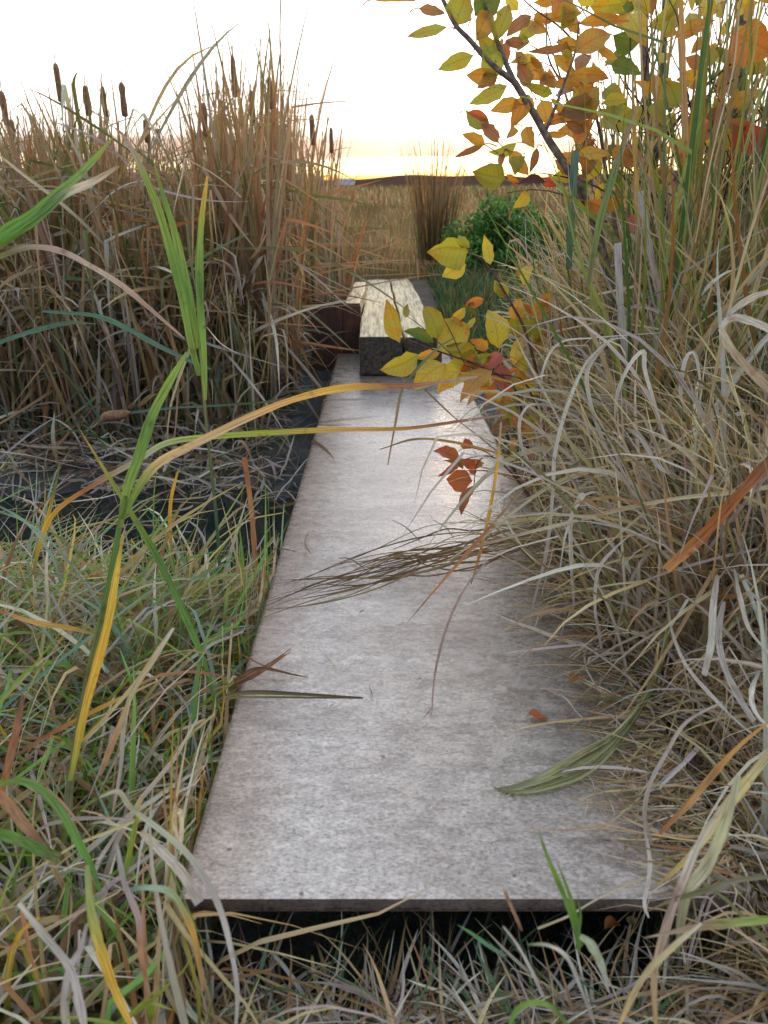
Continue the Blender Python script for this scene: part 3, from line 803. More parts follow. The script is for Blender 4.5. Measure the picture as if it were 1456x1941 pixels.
# ------------------------------------------------------------------ reed litter on the far bank
def far_litter():
    parts = []
    n = 1700
    y = rng.uniform(3.25, 5.2, n); x = rng.uniform(-.62, -.10, n) * y
    keep = (x < -.58) & (rng.random(n) < np.clip((y - 3.1) / .9, .12, 1)); x, y = x[keep], y[keep]; n = len(x)
    root = np.stack([x, y, terrain(x, y) + .0], -1)
    c0, c1 = pick(rng, n, [(4, LILAC, GREY), (3, BROWN, LILAC), (2, TAN, GREY), (2.5, OLIVE, TAN), (2.5, (.09, .15, .11), TEAL), (1.5, BROWN, BROWN), (1.5, DGREEN, OLIVE), (2, GREY, PALE)])
    L = rng.uniform(.2, .75, n) * np.clip((y - 3.0) / .9, .35, 1)
    parts.append(blade_arrays(rng, root, rng.uniform(0, 6.28, n), rng.uniform(.1, 1.2, n), rng.uniform(.6, 2.6, n), L, rng.uniform(.009, .021, n), c0, c1, seg=8, kink=.35, off=rng.uniform(.004, .06, n)))
    n = 700   # single broken leaves flat on the mud and over the water's edge
    y = rng.uniform(2.85, 4.2, n); x = rng.uniform(-.62, -.12, n) * y
    root = np.stack([x, y, terrain(x, y) + .01], -1)
    c0, c1 = pick(rng, n, [(4, LILAC, GREY), (2, GREY, PALE), (2, BROWN, TAN), (1, TEAL, OLIVE), (2, DARK, BROWN)])
    parts.append(blade_arrays(rng, root, rng.uniform(0, 6.28, n), rng.uniform(1.1, 1.6, n), rng.uniform(0, .4, n), rng.uniform(.15, .6, n), rng.uniform(.006, .016, n), c0, c1, seg=7, kink=.2, off=rng.uniform(.004, .03, n)))
    n = 750   # hanging broken leaves at mid height
    y = rng.uniform(3.8, 4.8, n); x = rng.uniform(-.60, -.155, n) * y
    root = np.stack([x, y, terrain(x, y) + rng.uniform(.15, .7, n)], -1)
    c0, c1 = pick(rng, n, [(4, LILAC, GREY), (3, TAN, LILAC), (2, BROWN, GREY), (1, STRAW, PALE)])
    parts.append(blade_arrays(rng, root, rng.uniform(3.3, 6.1, n), rng.uniform(.3, 1.4, n), rng.uniform(1.0, 2.4, n), rng.uniform(.2, .5, n), rng.uniform(.009, .02, n), c0, c1, seg=9, kink=.3, curl=rng.uniform(-1, 1, n)))
    n = 1500  # upright leaves reaching down to the mud
    y = rng.uniform(3.6, 5.3, n); x = rng.uniform(-.62, -.14, n) * y; keep = (x < -.62); x, y = x[keep], y[keep]; n = len(x)
    root = np.stack([x, y, terrain(x, y) - .01], -1)
    c0, c1 = pick(rng, n, [(4, LILAC, GREY), (4, MAU, TAN), (3, OLIVE, TAN), (2.5, (.10, .15, .09), OLIVE), (2, TAN, STRAW), (1, TEAL, TEAL), (1, RUST, TAN), (1, GREY, PALE)])
    parts.append(blade_arrays(rng, root, rng.uniform(0, 6.28, n), rng.uniform(.0, .35, n), rng.uniform(-.1, .5, n), rng.uniform(.45, 1.15, n), rng.uniform(.012, .026, n), c0, c1, seg=9, kink=.35, kink_amp=1.6, wob=.08))
    n = 620   # broad broken leaves caught crosswise between the standing reeds
    y = rng.uniform(3.8, 5.2, n); x = rng.uniform(-.60, -.15, n) * y
    root = np.stack([x, y, terrain(x, y) + rng.uniform(.35, 1.2, n)], -1)
    c0, c1 = pick(rng, n, [(3, LILAC, GREY), (3, TAN, STRAW), (3, OLIVE, OLIVE), (2, MAU, TAN), (1.5, (.10, .16, .07), OLIVE), (1, RUST, TAN), (1, GREY, PALE)])
    parts.append(blade_arrays(rng, root, rng.uniform(2.6, 6.8, n), rng.uniform(.3, 2.0, n), rng.uniform(-.4, 1.2, n), rng.uniform(.35, .9, n), rng.uniform(.012, .024, n), c0, c1, seg=9, kink=.5, kink_amp=1.5, fold=False))
    return parts
tag(grass_obj('dead_reeds', far_litter(), M_REED), 'grey broken reed leaves heaped at the foot of the cattails', 'dead reeds', kind='stuff')

# ------------------------------------------------------------------ grass of the near left bank
def left_grass():
    parts = []
    def field(n, fx, fy, L, w, pal, th, droop, seg=8, off=(.003, .05), kink=.15, azc=None):
        x = rng.uniform(*fx, n); y = rng.uniform(*fy, n)
        keep = ~plate_in(x, y, -.02) & ((terrain(x, y) > -.06)); x, y = x[keep], y[keep]; n = len(x)
        root = np.stack([x, y, terrain(x, y) - .005], -1)
        c0, c1 = pick(rng, n, pal)
        az = rng.uniform(0, 6.28, n) if azc is None else rng.normal(azc, .9, n)
        A = blade_arrays(rng, root, az, rng.uniform(*th, n), rng.uniform(*droop, n), rng.uniform(*L, n), rng.uniform(*w, n), c0, c1, seg=seg, kink=kink, off=rng.uniform(*off, n), curl=rng.uniform(-.8, .8, n), clamp=False)
        V = A[0]; Cn = V.reshape(-1, 2, 3).mean(1)        # the deck's flank turns the blades aside
        over = np.maximum(Cn[:, 0] - (PL_XL0 + YAW * (Cn[:, 1] - PL_Y0) - .008), 0) * sstep(.50, .66, Cn[:, 1])
        over = np.repeat(over, 2)
        V[:, 0] -= over * 1.1; V[:, 1] += over * .4
        V[:, 2] = np.maximum(V[:, 2], terrain(V[:, 0], V[:, 1]) + np.repeat(rng.uniform(.003, .012, len(V) // 2), 2))
        parts.append(A)
    DRY = [(4, LILAC, GREY), (3, TAN, STRAW), (2, BROWN, TAN), (2, GREY, PALE), (1, OLIVE, STRAW), (1, RUST, TAN)]
    GRN = [(3, (.12, .19, .05), YG), (4, (.10, .21, .05), (.20, .32, .08)), (3, TEAL, (.2, .32, .22)), (1.5, YG, AMBER), (3, GREEN, (.14, .27, .05)), (1.5, OLIVE, STRAW)]
    fx = (-1.75, -.17)
    field(4200, fx, (.35, 1.8), (.18, .42), (.003, .008), DRY, (.5, 1.5), (.3, 1.6))
    field(2000, fx, (.35, 1.9), (.25, .55), (.005, .011), DRY, (.2, 1.2), (.8, 2.2))
    field(2200, fx, (1.0, 2.1), (.25, .6), (.0035, .010), GRN + [(2, TAN, STRAW), (1, LILAC, GREY)], (.4, 1.4), (.4, 1.6))
    field(1000, (-1.5, -.2), (.45, 1.3), (.2, .45), (.004, .010), GRN, (.1, .9), (.5, 1.6))
    field(420, (-1.3, -.25), (.4, 1.3), (.25, .45), (.007, .012), [(3, GREY, PALE), (2, LILAC, GREY), (2, TAN, RUST), (1, AMBER, RUST), (1, GREEN, YG)], (.2, 1.1), (.8, 2.3), kink=.3)
    field(600, fx, (.5, 1.9), (.38, .75), (.005, .012), DRY + GRN, (.7, 1.45), (.1, .9), kink=.3)
    # tuft along the deck edge at the water
    field(900, (-.5, -.27), (1.2, 2.0), (.15, .34), (.002, .005), GRN + [(3, TAN, BROWN)], (.0, .7), (.2, 1.0))
    # in front of the deck: low tangle around the dark hollow
    def front(n, xr, yr, L, w, pal, th, droop):
        x = rng.uniform(*xr, n); y = rng.uniform(*yr, n)
        root = np.stack([x, y, terrain(x, y) - .004], -1); c0, c1 = pick(rng, n, pal)
        A = blade_arrays(rng, root, rng.uniform(0, 6.28, n), rng.uniform(*th, n), rng.uniform(*droop, n), rng.uniform(*L, n), rng.uniform(*w, n), c0, c1, seg=7, clamp=False, kink=.2)
        V = A[0]; V[:, 2] = np.maximum(V[:, 2], terrain(V[:, 0], V[:, 1]) + .002)
        ins = plate_in(V[:, 0], V[:, 1], .03); V[ins, 2] = np.minimum(V[ins, 2], plate_z(V[ins, 1]) - .03)
        parts.append(A)
    front(4600, (-.45, .75), (.36, .65), (.05, .15), (.002, .006), DRY + [(2, GREY, PALE), (1.5, GREEN, TEAL)], (.9, 1.5), (.1, .8))
    front(300, (-.2, .4), (.62, .95), (.06, .22), (.002, .005), [(2, DGREEN, DGREEN), (2, DARK, BROWN)], (.3, 1.5), (.2, 1.2))
    return parts
tag(grass_obj('grass', left_grass(), M_BLADE), 'tangled dry and green grass on the near bank left of and before the deck', 'grass', kind='stuff')

# ------------------------------------------------------------------ grass of the right bank
def right_grass():
    parts = []
    def field(n, xr, yr, L, w, pal, th, droop, seg=9, off=(.003, .05), kink=.2, azc=None, azs=.9, tw=None):
        x = xr[0] + (xr[1] - xr[0]) * rng.random(n); y = rng.uniform(*yr, n)
        edge = PL_XR0 + YAW * (y - PL_Y0); x = x + edge
        root = np.stack([x, y, terrain(x, y) - .005], -1)
        c0, c1 = pick(rng, n, pal)
        az = rng.uniform(0, 6.28, n) if azc is None else rng.normal(azc, azs, n)
        Lk = rng.uniform(*L, n) * np.where(y > 1.7, np.clip(.30 + (x / y - .19) / .09 * .7, .30, 1), 1)
        A = blade_arrays(rng, root, az, rng.uniform(*th, n), rng.uniform(*droop, n), Lk, rng.uniform(*w, n), c0, c1, seg=seg, kink=kink, off=rng.uniform(*off, n), curl=rng.uniform(-1, 1, n))
        V = A[0]; Cn = V.reshape(-1, 2, 3).mean(1)       # beyond the middle the deck's right edge stays clear
        over = np.maximum(PL_XR0 + YAW * (Cn[:, 1] - PL_Y0) + .01 - Cn[:, 0], 0) * sstep(1.7, 2.1, Cn[:, 1]); over = np.repeat(over, 2)
        V[:, 0] += over * .95
        parts.append(A)
    DRY = [(3, (.30, .22, .15), GREY), (4, TAN, STRAW), (4, (.24, .16, .10), TAN), (4, LILAC, GREY), (2, OLIVE, STRAW), (1, RUST, TAN), (2, OLIVE, OLIVE), (2, GREY, PALE)]
    WH = [(4, GREY, PALE), (3, LILAC, GREY), (1, TAN, GREY)]
    GRN = [(3, OLIVE, YG), (3, DGREEN, GREEN), (2, TEAL, OLIVE), (1, GREEN, AMBER), (1, OLIVE, RUST)]
    # litter under everything
    field(6000, (-.03, 1.3), (.5, 3.4), (.08, .28), (.002, .005), DRY, (.9, 1.6), (.1, .8), seg=5)
    # near low tangle
    field(3600, (.03, .7), (.45, 1.3), (.18, .42), (.002, .006), DRY, (.1, 1.0), (.8, 2.4))
    # main mass, taller away from the lens
    field(4800, (.05, 1.1), (1.15, 2.3), (.35, .72), (.003, .010), DRY, (.05, .5), (.2, 1.9), azc=3.5, azs=1.3)
    field(4000, (.06, 1.9), (1.9, 3.4), (.6, 1.0), (.004, .012), DRY, (.0, .4), (.1, 1.7), seg=10)
    field(1250, (.08, 1.6), (1.2, 3.3), (.4, 1.0), (.007, .017), WH + [(2, STRAW, PALE), (1, OLIVE, STRAW)], (.05, .5), (1.0, 2.8), seg=12, kink=.3)
    field(1300, (-.01, .28), (.5, 1.0), (.12, .26), (.002, .006), DRY, (.3, 1.3), (.5, 1.9), azc=3.3)
    field(500, (-.02, .3), (.9, 1.7), (.12, .26), (.002, .006), DRY, (.3, 1.3), (.5, 1.9), azc=3.3)
    field(300, (.04, .8), (.7, 1.5), (.3, .6), (.005, .010), WH, (.05, .6), (1.0, 2.8), seg=12, kink=.3)
    field(1700, (.12, 1.6), (1.6, 3.3), (.7, 1.2), (.006, .014), GRN + [(5, TAN, STRAW), (3, BROWN, GREY)], (.0, .3), (.1, 1.3), seg=10)
    # tall stems that stand up against the sky
    field(560, (.28, 1.9), (1.9, 3.3), (1.3, 1.9), (.006, .014), GRN + [(3, TAN, STRAW), (2, BROWN, TAN)], (.0, .14), (.0, .4), seg=10, kink=.06)
    # sparse litter strewn over the right part of the deck
    n = 420
    y = .75 + 2.9 * rng.random(n) ** 1.2; x = PL_XR0 + YAW * (y - PL_Y0) - np.abs(rng.normal(0, .075, n))
    root = np.stack([x, y, plate_z(y) + rng.uniform(.003, .012, n)], -1); c0, c1 = pick(rng, n, DRY)
    m = 90; ym = rng.uniform(.72, 4.0, m); xm = rng.uniform(PL_XL0 + .02, PL_XR0 - .04, m)
    rm = np.stack([xm, ym, plate_z(ym) + .004], -1); k0, k1 = pick(rng, m, [(2, BROWN, DARK), (2, TAN, BROWN), (1, STRAW, GREY)])
    parts.append(blade_arrays(rng, rm, rng.uniform(0, 6.28, m), np.full(m, 1.5), rng.uniform(0, .1, m), rng.uniform(.006, .04, m), rng.uniform(.0008, .0025, m), k0, k1, seg=4, off=rng.uniform(.002, .006, m)))
    parts.append(blade_arrays(rng, root, rng.uniform(0, 6.28, n), np.full(n, 1.45), rng.uniform(0, .2, n), rng.uniform(.02, .13, n), rng.uniform(.001, .003, n), c0, c1, seg=5, off=rng.uniform(.002, .01, n)))
    return parts
tag(grass_obj('grass', right_grass(), M_BLADE), 'thick dry sedge and grass on the bank along the right side of the deck', 'grass', kind='stuff')

# ------------------------------------------------------------------ shrubs: branches through known points, leaves set on them
def leaf_arrays(base, tip, width, normal, col, curl=.15, fold=None, cup=0.0, seed=0):
    """one ovate toothed leaf from its stalk end to its tip"""
    rr = random.Random(seed)
    fold = rr.choice([.1, .25, .45, .8, 1.2]) if fold is None else fold; cup = rr.uniform(-.25, .25) + cup; curl = curl * rr.uniform(.8, 2.2)
    ax = tip - base; L = ax.length; ax = ax.normalized()
    sd_ = ax.cross(normal).normalized(); nr = sd_.cross(ax).normalized()
    prof = [(0, .015), (.05, .10), (.14, .34), (.27, .47), (.42, .50), (.57, .455), (.71, .35), (.83, .22), (.93, .09), (1.0, .006)]
    V, U, C, F = [], [], [], []
    bend = curl * rr.uniform(.4, 1.4) * rr.choice((-1, 1, 1)); sk = rr.uniform(-.08, .08); wv = rr.uniform(0, 6)
    tipc = tuple(c * k for c, k in zip(col, rr.choice([(1, 1, 1), (1.15, .75, .6), (.8, .5, .5), (1.1, 1.0, .8)])))
    for i, (s, w) in enumerate(prof):
        c = base + ax * (L * s) + nr * (L * (bend * (s - s * s) * 2 + cup * s * s)) + sd_ * (L * sk * math.sin(s * 3))
        for j, t in enumerate((-1, -.55, 0, .55, 1)):
            tooth = 1 + ((.05 if (i % 2) else -.03) + rr.uniform(-.12, .10)) * (abs(t) == 1)
            hw = w * width * tooth
            lift = abs(t) ** 1.3 * fold * w * width + .05 * width * math.sin(s * 8 + wv + t * 2) * abs(t)
            V.append(tuple(c + sd_ * (hw * t) + nr * lift)); U.append((.5 + t * w * .95, s))
            m = (s ** 2.2) * .7 + abs(t) * .15
            C.append(tuple(a * (1 - m) + b * m for a, b in zip(col, tipc)))
        if i:
            a = (i - 1) * 5; b = i * 5
            for j in range(4): F.append((a + j, a + j + 1, b + j + 1, b + j))
    return np.array(V), np.array(F), np.array(U), np.array(C)
LC = {'G': (.34, .37, .055), 'D': (.13, .20, .045), 'Y': (.50, .31, .06), 'L': (.52, .47, .06), 'B': (.30, .17, .08), 'O': (.50, .22, .06), 'R': (.55, .10, .06),
      'K': (.07, .025, .02), 'C': (.62, .55, .30), 'P': (.45, .17, .16), 'U': (.46, .16, .065)}
def leaf_px(x0, y0, x1, y1, wr, c, d, seed=0, dd=0.0, flip=None, curl=.15):
    """leaf from (x0,y0) to (x1,y1) of the photo at distance d, width = wr * length; dd tips it away"""
    rr = random.Random(seed * 13 + int(x0) * 3 + int(y0))
    b = W(x0, y0, d); t = W(x1, y1, d + (dd or rr.uniform(-.02, .02)))
    L = (t - b).length; v = (b - Vector((0, 0, CAM_H))).normalized()
    n = (-v + Vector((rr.uniform(-.5, .5), rr.uniform(-.3, .3), rr.uniform(-.35, .55)))).normalized()
    k = rr.uniform(.85, 1.15)
    col = tuple(q * k for q in LC[c])
    return leaf_arrays(b, b + (t - b) * rr.uniform(.95, 1.18), wr * L * rr.uniform(.9, 1.2), n, col, curl=curl, seed=rr.randint(0, 9999))
def twig_px(pts, r0, r1, n=14, k=6):
    P = catmull([W(*p) for p in pts], n)
    return tube(P, [r0 + (r1 - r0) * i / n for i in range(n + 1)], k)
def local(e, A):
    return (A[0] - np.array(tuple(e.location)),) + tuple(A[1:])

# --- shrub 1: the amber leaved shrub against the sky
D1 = 1.95
e = empty('leafy_shrub', (G(1175, 900, .4).x, 2.05, .38), 'shrub with amber and green toothed leaves on a forked branch against the sky', 'shrub')
br = [twig_px([(1190, 760, 2.15), (1160, 560, 2.05), (1128, 430, 2.0), (1095, 350, D1), (1075, 318, D1), (1040, 265, D1), (1012, 215, D1), (975, 155, D1)], .0125, .0085, 26, 8),
      twig_px([(975, 155, D1), (930, 120, D1), (890, 75, D1), (862, 45, D1), (838, -5, D1), (820, -50, D1)], .0078, .0045, 18, 7),
      twig_px([(975, 155, D1), (955, 110, D1), (938, 65, D1), (922, 20, D1), (905, -30, D1)], .0072, .0045, 18, 7),
      twig_px([(1034, 250, D1), (1052, 205, D1), (1072, 150, D1), (1090, 100, D1), (1098, 40, D1)], .0045, .002),
      twig_px([(1070, 105, 2.0), (1095, 145, 2.0), (1118, 190, 2.0), (1135, 240, 2.0), (1150, 330, 2.05), (1165, 420, 2.1), (1180, 520, 2.1)], .002, .006, 20),
      twig_px([(1150, 365, 2.1), (1110, 345, 2.0), (1040, 330, D1), (1010, 328, D1)], .003, .001),
      twig_px([(1075, 372, D1), (1040, 362, D1), (1000, 360, D1), (960, 366, D1)], .0022, .001),
      twig_px([(1098, 90, 2.0), (1060, 50, 2.0), (1010, 15, 2.0), (975, -20, 2.0)], .003, .0015),
      twig_px([(1060, 150, 2.0), (1040, 110, 2.0), (1036, 60, 2.0), (1038, -20, 2.0)], .003, .0015),
      twig_px([(1230, 900, 2.5), (1225, 600, 2.5), (1232, 300, 2.5), (1222, 120, 2.5), (1220, -60, 2.5)], .019, .012, 20, 8),
      twig_px([(1240, 900, 2.55), (1236, 400, 2.5), (1255, 130, 2.5), (1262, -60, 2.5)], .012, .008, 20, 7),
      twig_px([(1420, 900, 2.6), (1412, 500, 2.6), (1402, 240, 2.6), (1408, 60, 2.6), (1400, -60, 2.6)], .026, .018, 20, 8),
      twig_px([(1225, 330, 2.5), (1270, 250, 2.4), (1330, 170, 2.3), (1400, 110, 2.2), (1470, 60, 2.1)], .006, .003),
      twig_px([(1150, 420, 2.05), (1110, 400, 2.0), (1085, 350, 2.0), (1100, 290, 2.0), (1130, 220, 2.05)], .004, .002)]
L1 = [  # base, tip, width ratio, colour, in photo pixels
 (848,51,774,59,.34,'G'),(898,105,830,132,.42,'G'),(942,142,887,141,.58,'Y'),(962,162,898,192,.44,'G'),(863,48,888,-12,.85,'G'),(900,30,945,-10,.7,'D'),
 (903,78,925,28,.6,'Y'),(942,146,918,84,.72,'G'),(988,198,925,214,.36,'Y'),(993,185,966,245,.5,'Y'),(928,242,882,203,.5,'G'),(920,275,876,255,.42,'Y'),(945,270,912,238,.55,'B'),
 (918,273,866,296,.24,'B'),(980,270,930,286,.42,'G'),(957,340,899,326,.66,'G'),(955,290,948,318,.55,'B'),(966,286,1000,324,.5,'Y'),(988,296,978,340,.6,'G'),
 (1088,102,1152,60,.62,'Y'),(1012,38,1040,62,.75,'Y'),(998,120,1032,146,.65,'Y'),(1008,30,960,70,.42,'B'),(994,82,960,78,.62,'B'),(978,98,1003,124,.5,'B'),
 (1044,40,1098,30,.5,'Y'),(1095,45,1196,42,.22,'Y'),(1078,88,1012,96,.24,'B'),(936,82,960,18,.42,'G'),(1048,178,996,157,.4,'G'),(1074,146,1144,150,.36,'Y'),(1046,146,1022,156,.6,'B'),
 (1026,190,1038,232,.75,'Y'),(1058,218,1120,198,.62,'B'),(998,240,1010,278,.6,'Y'),(1038,250,1075,256,.36,'Y'),(1018,280,1006,322,.4,'B'),(1090,296,1150,294,.4,'Y'),
 (1152,240,1196,210,.75,'G'),(1176,280,1206,314,.95,'B'),(1278,72,1345,48,.5,'Y'),(1392,64,1462,96,.95,'O'),(1384,250,1466,278,.62,'R'),(1033,340,1054,355,.7,'R'),
 (1035,345,988,352,.36,'K'),(973,395,994,362,.6,'L'),(1108,380,1144,396,.75,'O'),(1192,410,1210,438,.95,'P'),(1332,14,1362,20,.8,'L'),(1118,12,1166,4,.6,'L'),
 (1180,12,1200,16,.8,'D'),(1162,66,1216,78,.7,'D'),(1158,122,1210,134,.6,'D'),(1244,190,1258,236,.5,'G'),(1222,246,1260,246,.36,'B'),(1230,30,1200,4,.6,'L'),
 (794,16,842,24,.4,'B'),(706,0,788,4,.16,'Y'),(1108,250,1078,232,.55,'B'),(1060,300,1092,330,.5,'Y'),(1120,330,1090,302,.5,'O'),(1130,300,1108,340,.5,'B'),
 (1012,205,1000,182,.5,'Y'),(1030,130,1008,108,.5,'Y'),(1088,170,1108,215,.45,'G'),(1062,60,1080,10,.5,'G'),(1012,5,1050,-15,.5,'Y'),(982,20,958,-14,.5,'L'),(886,212,920,232,.4,'U'),
 (1080,330,1050,300,.4,'O'),(1150,200,1178,232,.5,'B'),(1135,90,1165,110,.5,'Y'),(960,330,985,345,.35,'Y'),(975,240,960,262,.5,'Y')]
lv = [leaf_px(*q, D1 if q[0] < 1150 else 2.05, seed=i) for i, q in enumerate(L1)]
rs = random.Random(8)
tw = []
for k in range(160):
    px = 1062 + 420 * rs.random() ** .85; py = rs.uniform(-50, 400 if px < 1250 else 330); d = rs.uniform(1.95, 2.9)
    a = rs.uniform(0, 6.28); l = rs.uniform(28, 62) * 1.95 / d
    c = rs.choice('YYYGGGDBBLLLG') if rs.random() > .04 else 'P'
    lv.append(leaf_px(px, py, px + l * math.cos(a), py + l * math.sin(a), rs.uniform(.35, .75), c, d, seed=k + 100, dd=rs.uniform(-.05, .05)))
    if k % 3 == 0:
        tw.append(twig_px([(px, py, d), (px + rs.uniform(-20, 40), py + 60, d + .03), (px + rs.uniform(0, 70), py + 150, d + .1), (1230 + rs.uniform(-60, 160), py + 300, 2.5)], .0012, .003, 8, 5))
rs = random.Random(77); stems = [(1034, 250), (1052, 205), (1072, 150), (1090, 100), (1012, 215), (990, 175), (1060, 60), (1040, 110), (1110, 180), (1135, 240), (1095, 350), (1060, 300), (930, 120), (955, 110), (1120, 30), (1150, 320), (1085, 40), (1020, 20)]
for k in range(30):
    bx, by = rs.choice(stems); bx += rs.uniform(-26, 34); by += rs.uniform(-30, 30); a = rs.uniform(0, 6.28); l = rs.uniform(34, 60)
    q = (bx, by, bx + l * math.cos(a), by + l * math.sin(a), rs.uniform(.38, .62), rs.choice('YYYYGGBLLO'))
    L1.append(q); lv.append(leaf_px(*q, D1 + rs.uniform(.0, .10), seed=k + 700, curl=.25))
for q in L1:     # short petioles
    x0, y0, x1, y1 = q[:4]; d = D1 if x0 < 1150 else 2.05
    l = math.hypot(x1 - x0, y1 - y0) + 1e-6
    ux, uy = (x0 - x1) / l, (y0 - y1) / l
    lv.append(strand([(x0 + ux * 22 + 4, y0 + uy * 14 + 10, d + .005), (x0 + ux * 10, y0 + uy * 8 + 2, d), (x0, y0, d)], 3, [LC['U'], LC['B']], seg=4, prof='stem'))
O1 = np.array(tuple(e.location))
for v, f in br: link('branch', mesh_np('branch', v - O1, f), M_BARK, e)
for v, f in tw: link('twig', mesh_np('twig', v - O1, f), M_TWIG, e)
grass_obj('foliage', [local(e, A) for A in lv], M_LEAF, e)

# --- shrub 2: yellow-green sapling leaning over the far end of the deck
D2 = 2.15
def q4(*v):   # coordinates read from a twice enlarged detail that starts at (728,500)
    return (728 + v[0] / 2, 500 + v[1] / 2, 728 + v[2] / 2, 500 + v[3] / 2) + v[4:]
L2 = [(888,475,810,483,.72,'G'),(930,502,918,450,.42,'L'),(883,500,836,525,.62,'L'),(890,470,868,445,.6,'G'),
 q4(60,300,12,140,.42,'L'),q4(82,205,95,145,.4,'G'),q4(130,345,0,390,.62,'L'),q4(190,300,88,262,.4,'D'),q4(215,330,112,355,.32,'Y'),q4(205,285,150,172,.55,'G'),
 q4(285,335,215,215,.85,'L'),q4(345,368,232,308,.62,'G'),q4(235,380,120,470,.5,'L'),q4(330,380,215,478,.58,'L'),q4(372,362,272,440,.55,'O'),q4(412,400,298,522,.44,'Y'),
 q4(430,425,325,530,.24,'C'),q4(395,322,328,292,.5,'Y'),q4(432,320,398,178,.55,'L'),q4(455,130,432,62,.4,'Y'),q4(520,285,495,170,.6,'G'),q4(575,215,628,115,.55,'Y'),
 q4(450,340,380,398,.5,'P'),q4(465,480,440,378,.55,'P'),q4(440,480,384,540,.45,'Y'),q4(448,512,452,568,.75,'Y'),q4(605,335,572,258,.4,'Y'),q4(518,335,520,308,.7,'Y'),
 q4(540,610,555,680,.55,'Y'),q4(492,655,480,710,.5,'Y'),q4(548,700,560,760,.6,'P'),q4(800,65,826,150,.42,'O'),q4(640,300,625,345,.5,'Y'),q4(510,50,500,0,.5,'O'),
 q4(820,200,818,260,.4,'L'),q4(520,420,500,340,.5,'L'),q4(560,600,520,580,.5,'L'),q4(300,240,260,200,.4,'Y'),q4(470,420,520,400,.4,'O'),q4(500,560,530,640,.45,'O'),
 (975,690,985,640,.5,'L'),(1000,640,1022,600,.45,'G'),(1030,600,1052,560,.45,'Y'),(965,560,940,530,.5,'G'),(992,540,1010,500,.5,'L'),(985,800,1004,830,.6,'Y'),(955,770,940,742,.5,'L')]
br = [twig_px([(1010, 930, 2.2), (1000, 850, 2.18), (985, 760, 2.15), (960, 720, D2), (900, 690, D2), (855, 674, D2), (800, 655, D2), (765, 640, D2)], .005, .0016, 22, 7),
      twig_px([(1035, 930, 2.25), (1030, 780, 2.2), (1000, 640, D2), (960, 560, D2), (925, 505, D2), (895, 480, D2), (885, 470, D2)], .0055, .0014, 22, 7),
      twig_px([(1020, 780, 2.2), (990, 720, D2), (930, 708, D2), (880, 692, D2)], .003, .0012),
      twig_px([(1030, 800, 2.2), (1042, 700, 2.2), (1048, 600, 2.2), (1030, 540, 2.2)], .0035, .001),
      twig_px([(880, 688, D2), (850, 620, D2), (830, 590, D2)], .0016, .0008), twig_px([(860, 676, D2), (800, 620, D2), (772, 600, D2)], .0016, .0008)]
e = empty('sapling', (W(1020, 930, 2.2).x, W(1020, 930, 2.2).y, .38), 'young sapling with yellow green leaves reaching over the near end of the timbers', 'sapling')
for v, f in br: link('branch', mesh_np('branch', v - np.array(tuple(e.location)), f), M_TWIG, e)
rs = random.Random(31)
for k in range(34):
    px, py = rs.uniform(880, 1060), rs.uniform(560, 760); a = rs.uniform(0, 6.28); l = rs.uniform(24, 46)
    if k > 26: px, py = rs.uniform(960, 1030), rs.uniform(770, 860)
    L2.append((px, py, px + l * math.cos(a), py + l * math.sin(a), rs.uniform(.4, .7), rs.choice('YLLGGODBP')))
grass_obj('foliage', [local(e, leaf_px(*q, D2 + (.03 * (i % 3) if i < 48 else rs.uniform(.03, .12)), seed=i + 500, curl=.22)) for i, q in enumerate(L2)], M_LEAF, e)

# --- withered twig
D3 = 1.72
e = empty('withered_twig', W(990, 920, D3), 'withered twig with curled rust red leaves hanging over the deck edge', 'twig')
br = [twig_px([(1010, 950, D3), (985, 915, D3), (953, 880, D3), (928, 865, D3), (905, 878, D3), (898, 925, D3)], .0032, .001, 18, 6),
      twig_px([(940, 870, D3), (918, 855, D3), (885, 848, D3), (868, 856, D3)], .0015, .0007), twig_px([(925, 864, D3), (890, 868, D3), (868, 880, D3)], .0015, .0007)]
L3 = [q4(290,745,182,712,.38,'U'),q4(290,742,212,795,.34,'U'),q4(380,755,290,735,.5,'U'),q4(335,825,240,815,.75,'U'),q4(342,840,302,952,.36,'U'),q4(345,700,300,675,.55,'U'),
      q4(300,770,230,745,.4,'B'),q4(345,800,330,762,.7,'U'),q4(330,850,290,930,.3,'K'),q4(372,770,350,745,.8,'O')]
for v, f in br: link('branch', mesh_np('branch', v - np.array(tuple(e.location)), f), M_TWIG, e)
grass_obj('foliage', [local(e, leaf_px(*q, D3, seed=i + 900, curl=.6)) for i, q in enumerate(L3)], M_LEAF, e)

# --- fallen leaves
def fallen(px, py, l, ang, w, c, z, name, label, curl=.4):
    p = G(px, py, z)
    e_ = Vector((math.cos(ang), math.sin(ang), 0)) * l / 2
    A = leaf_arrays(p - e_ + Vector((0, 0, .006)), p + e_ + Vector((0, 0, .004)), w, Vector((0, .2, 1)).normalized(), LC[c], curl=curl, fold=.9, seed=int(px))
    V = A[0]; V[:, 2] += z + .002 - V[:, 2].min()
    tag(grass_obj(name, [A], M_LEAF), label, 'leaf')
fallen(1020, 1364, .034, -.1, .02, 'U', plate_z(1.08), 'fallen_leaf', 'small curled reddish brown leaf lying alone on the deck sheet')
fallen(1160, 1762, .024, .3, .018, 'O', .36, 'fallen_leaf', 'small bright orange leaf caught in the grass below the front edge of the deck')
fallen(1195, 1750, .018, 1.3, .014, 'C', .36, 'fallen_leaf', 'tiny cream leaf beside the orange one below the front edge of the deck')
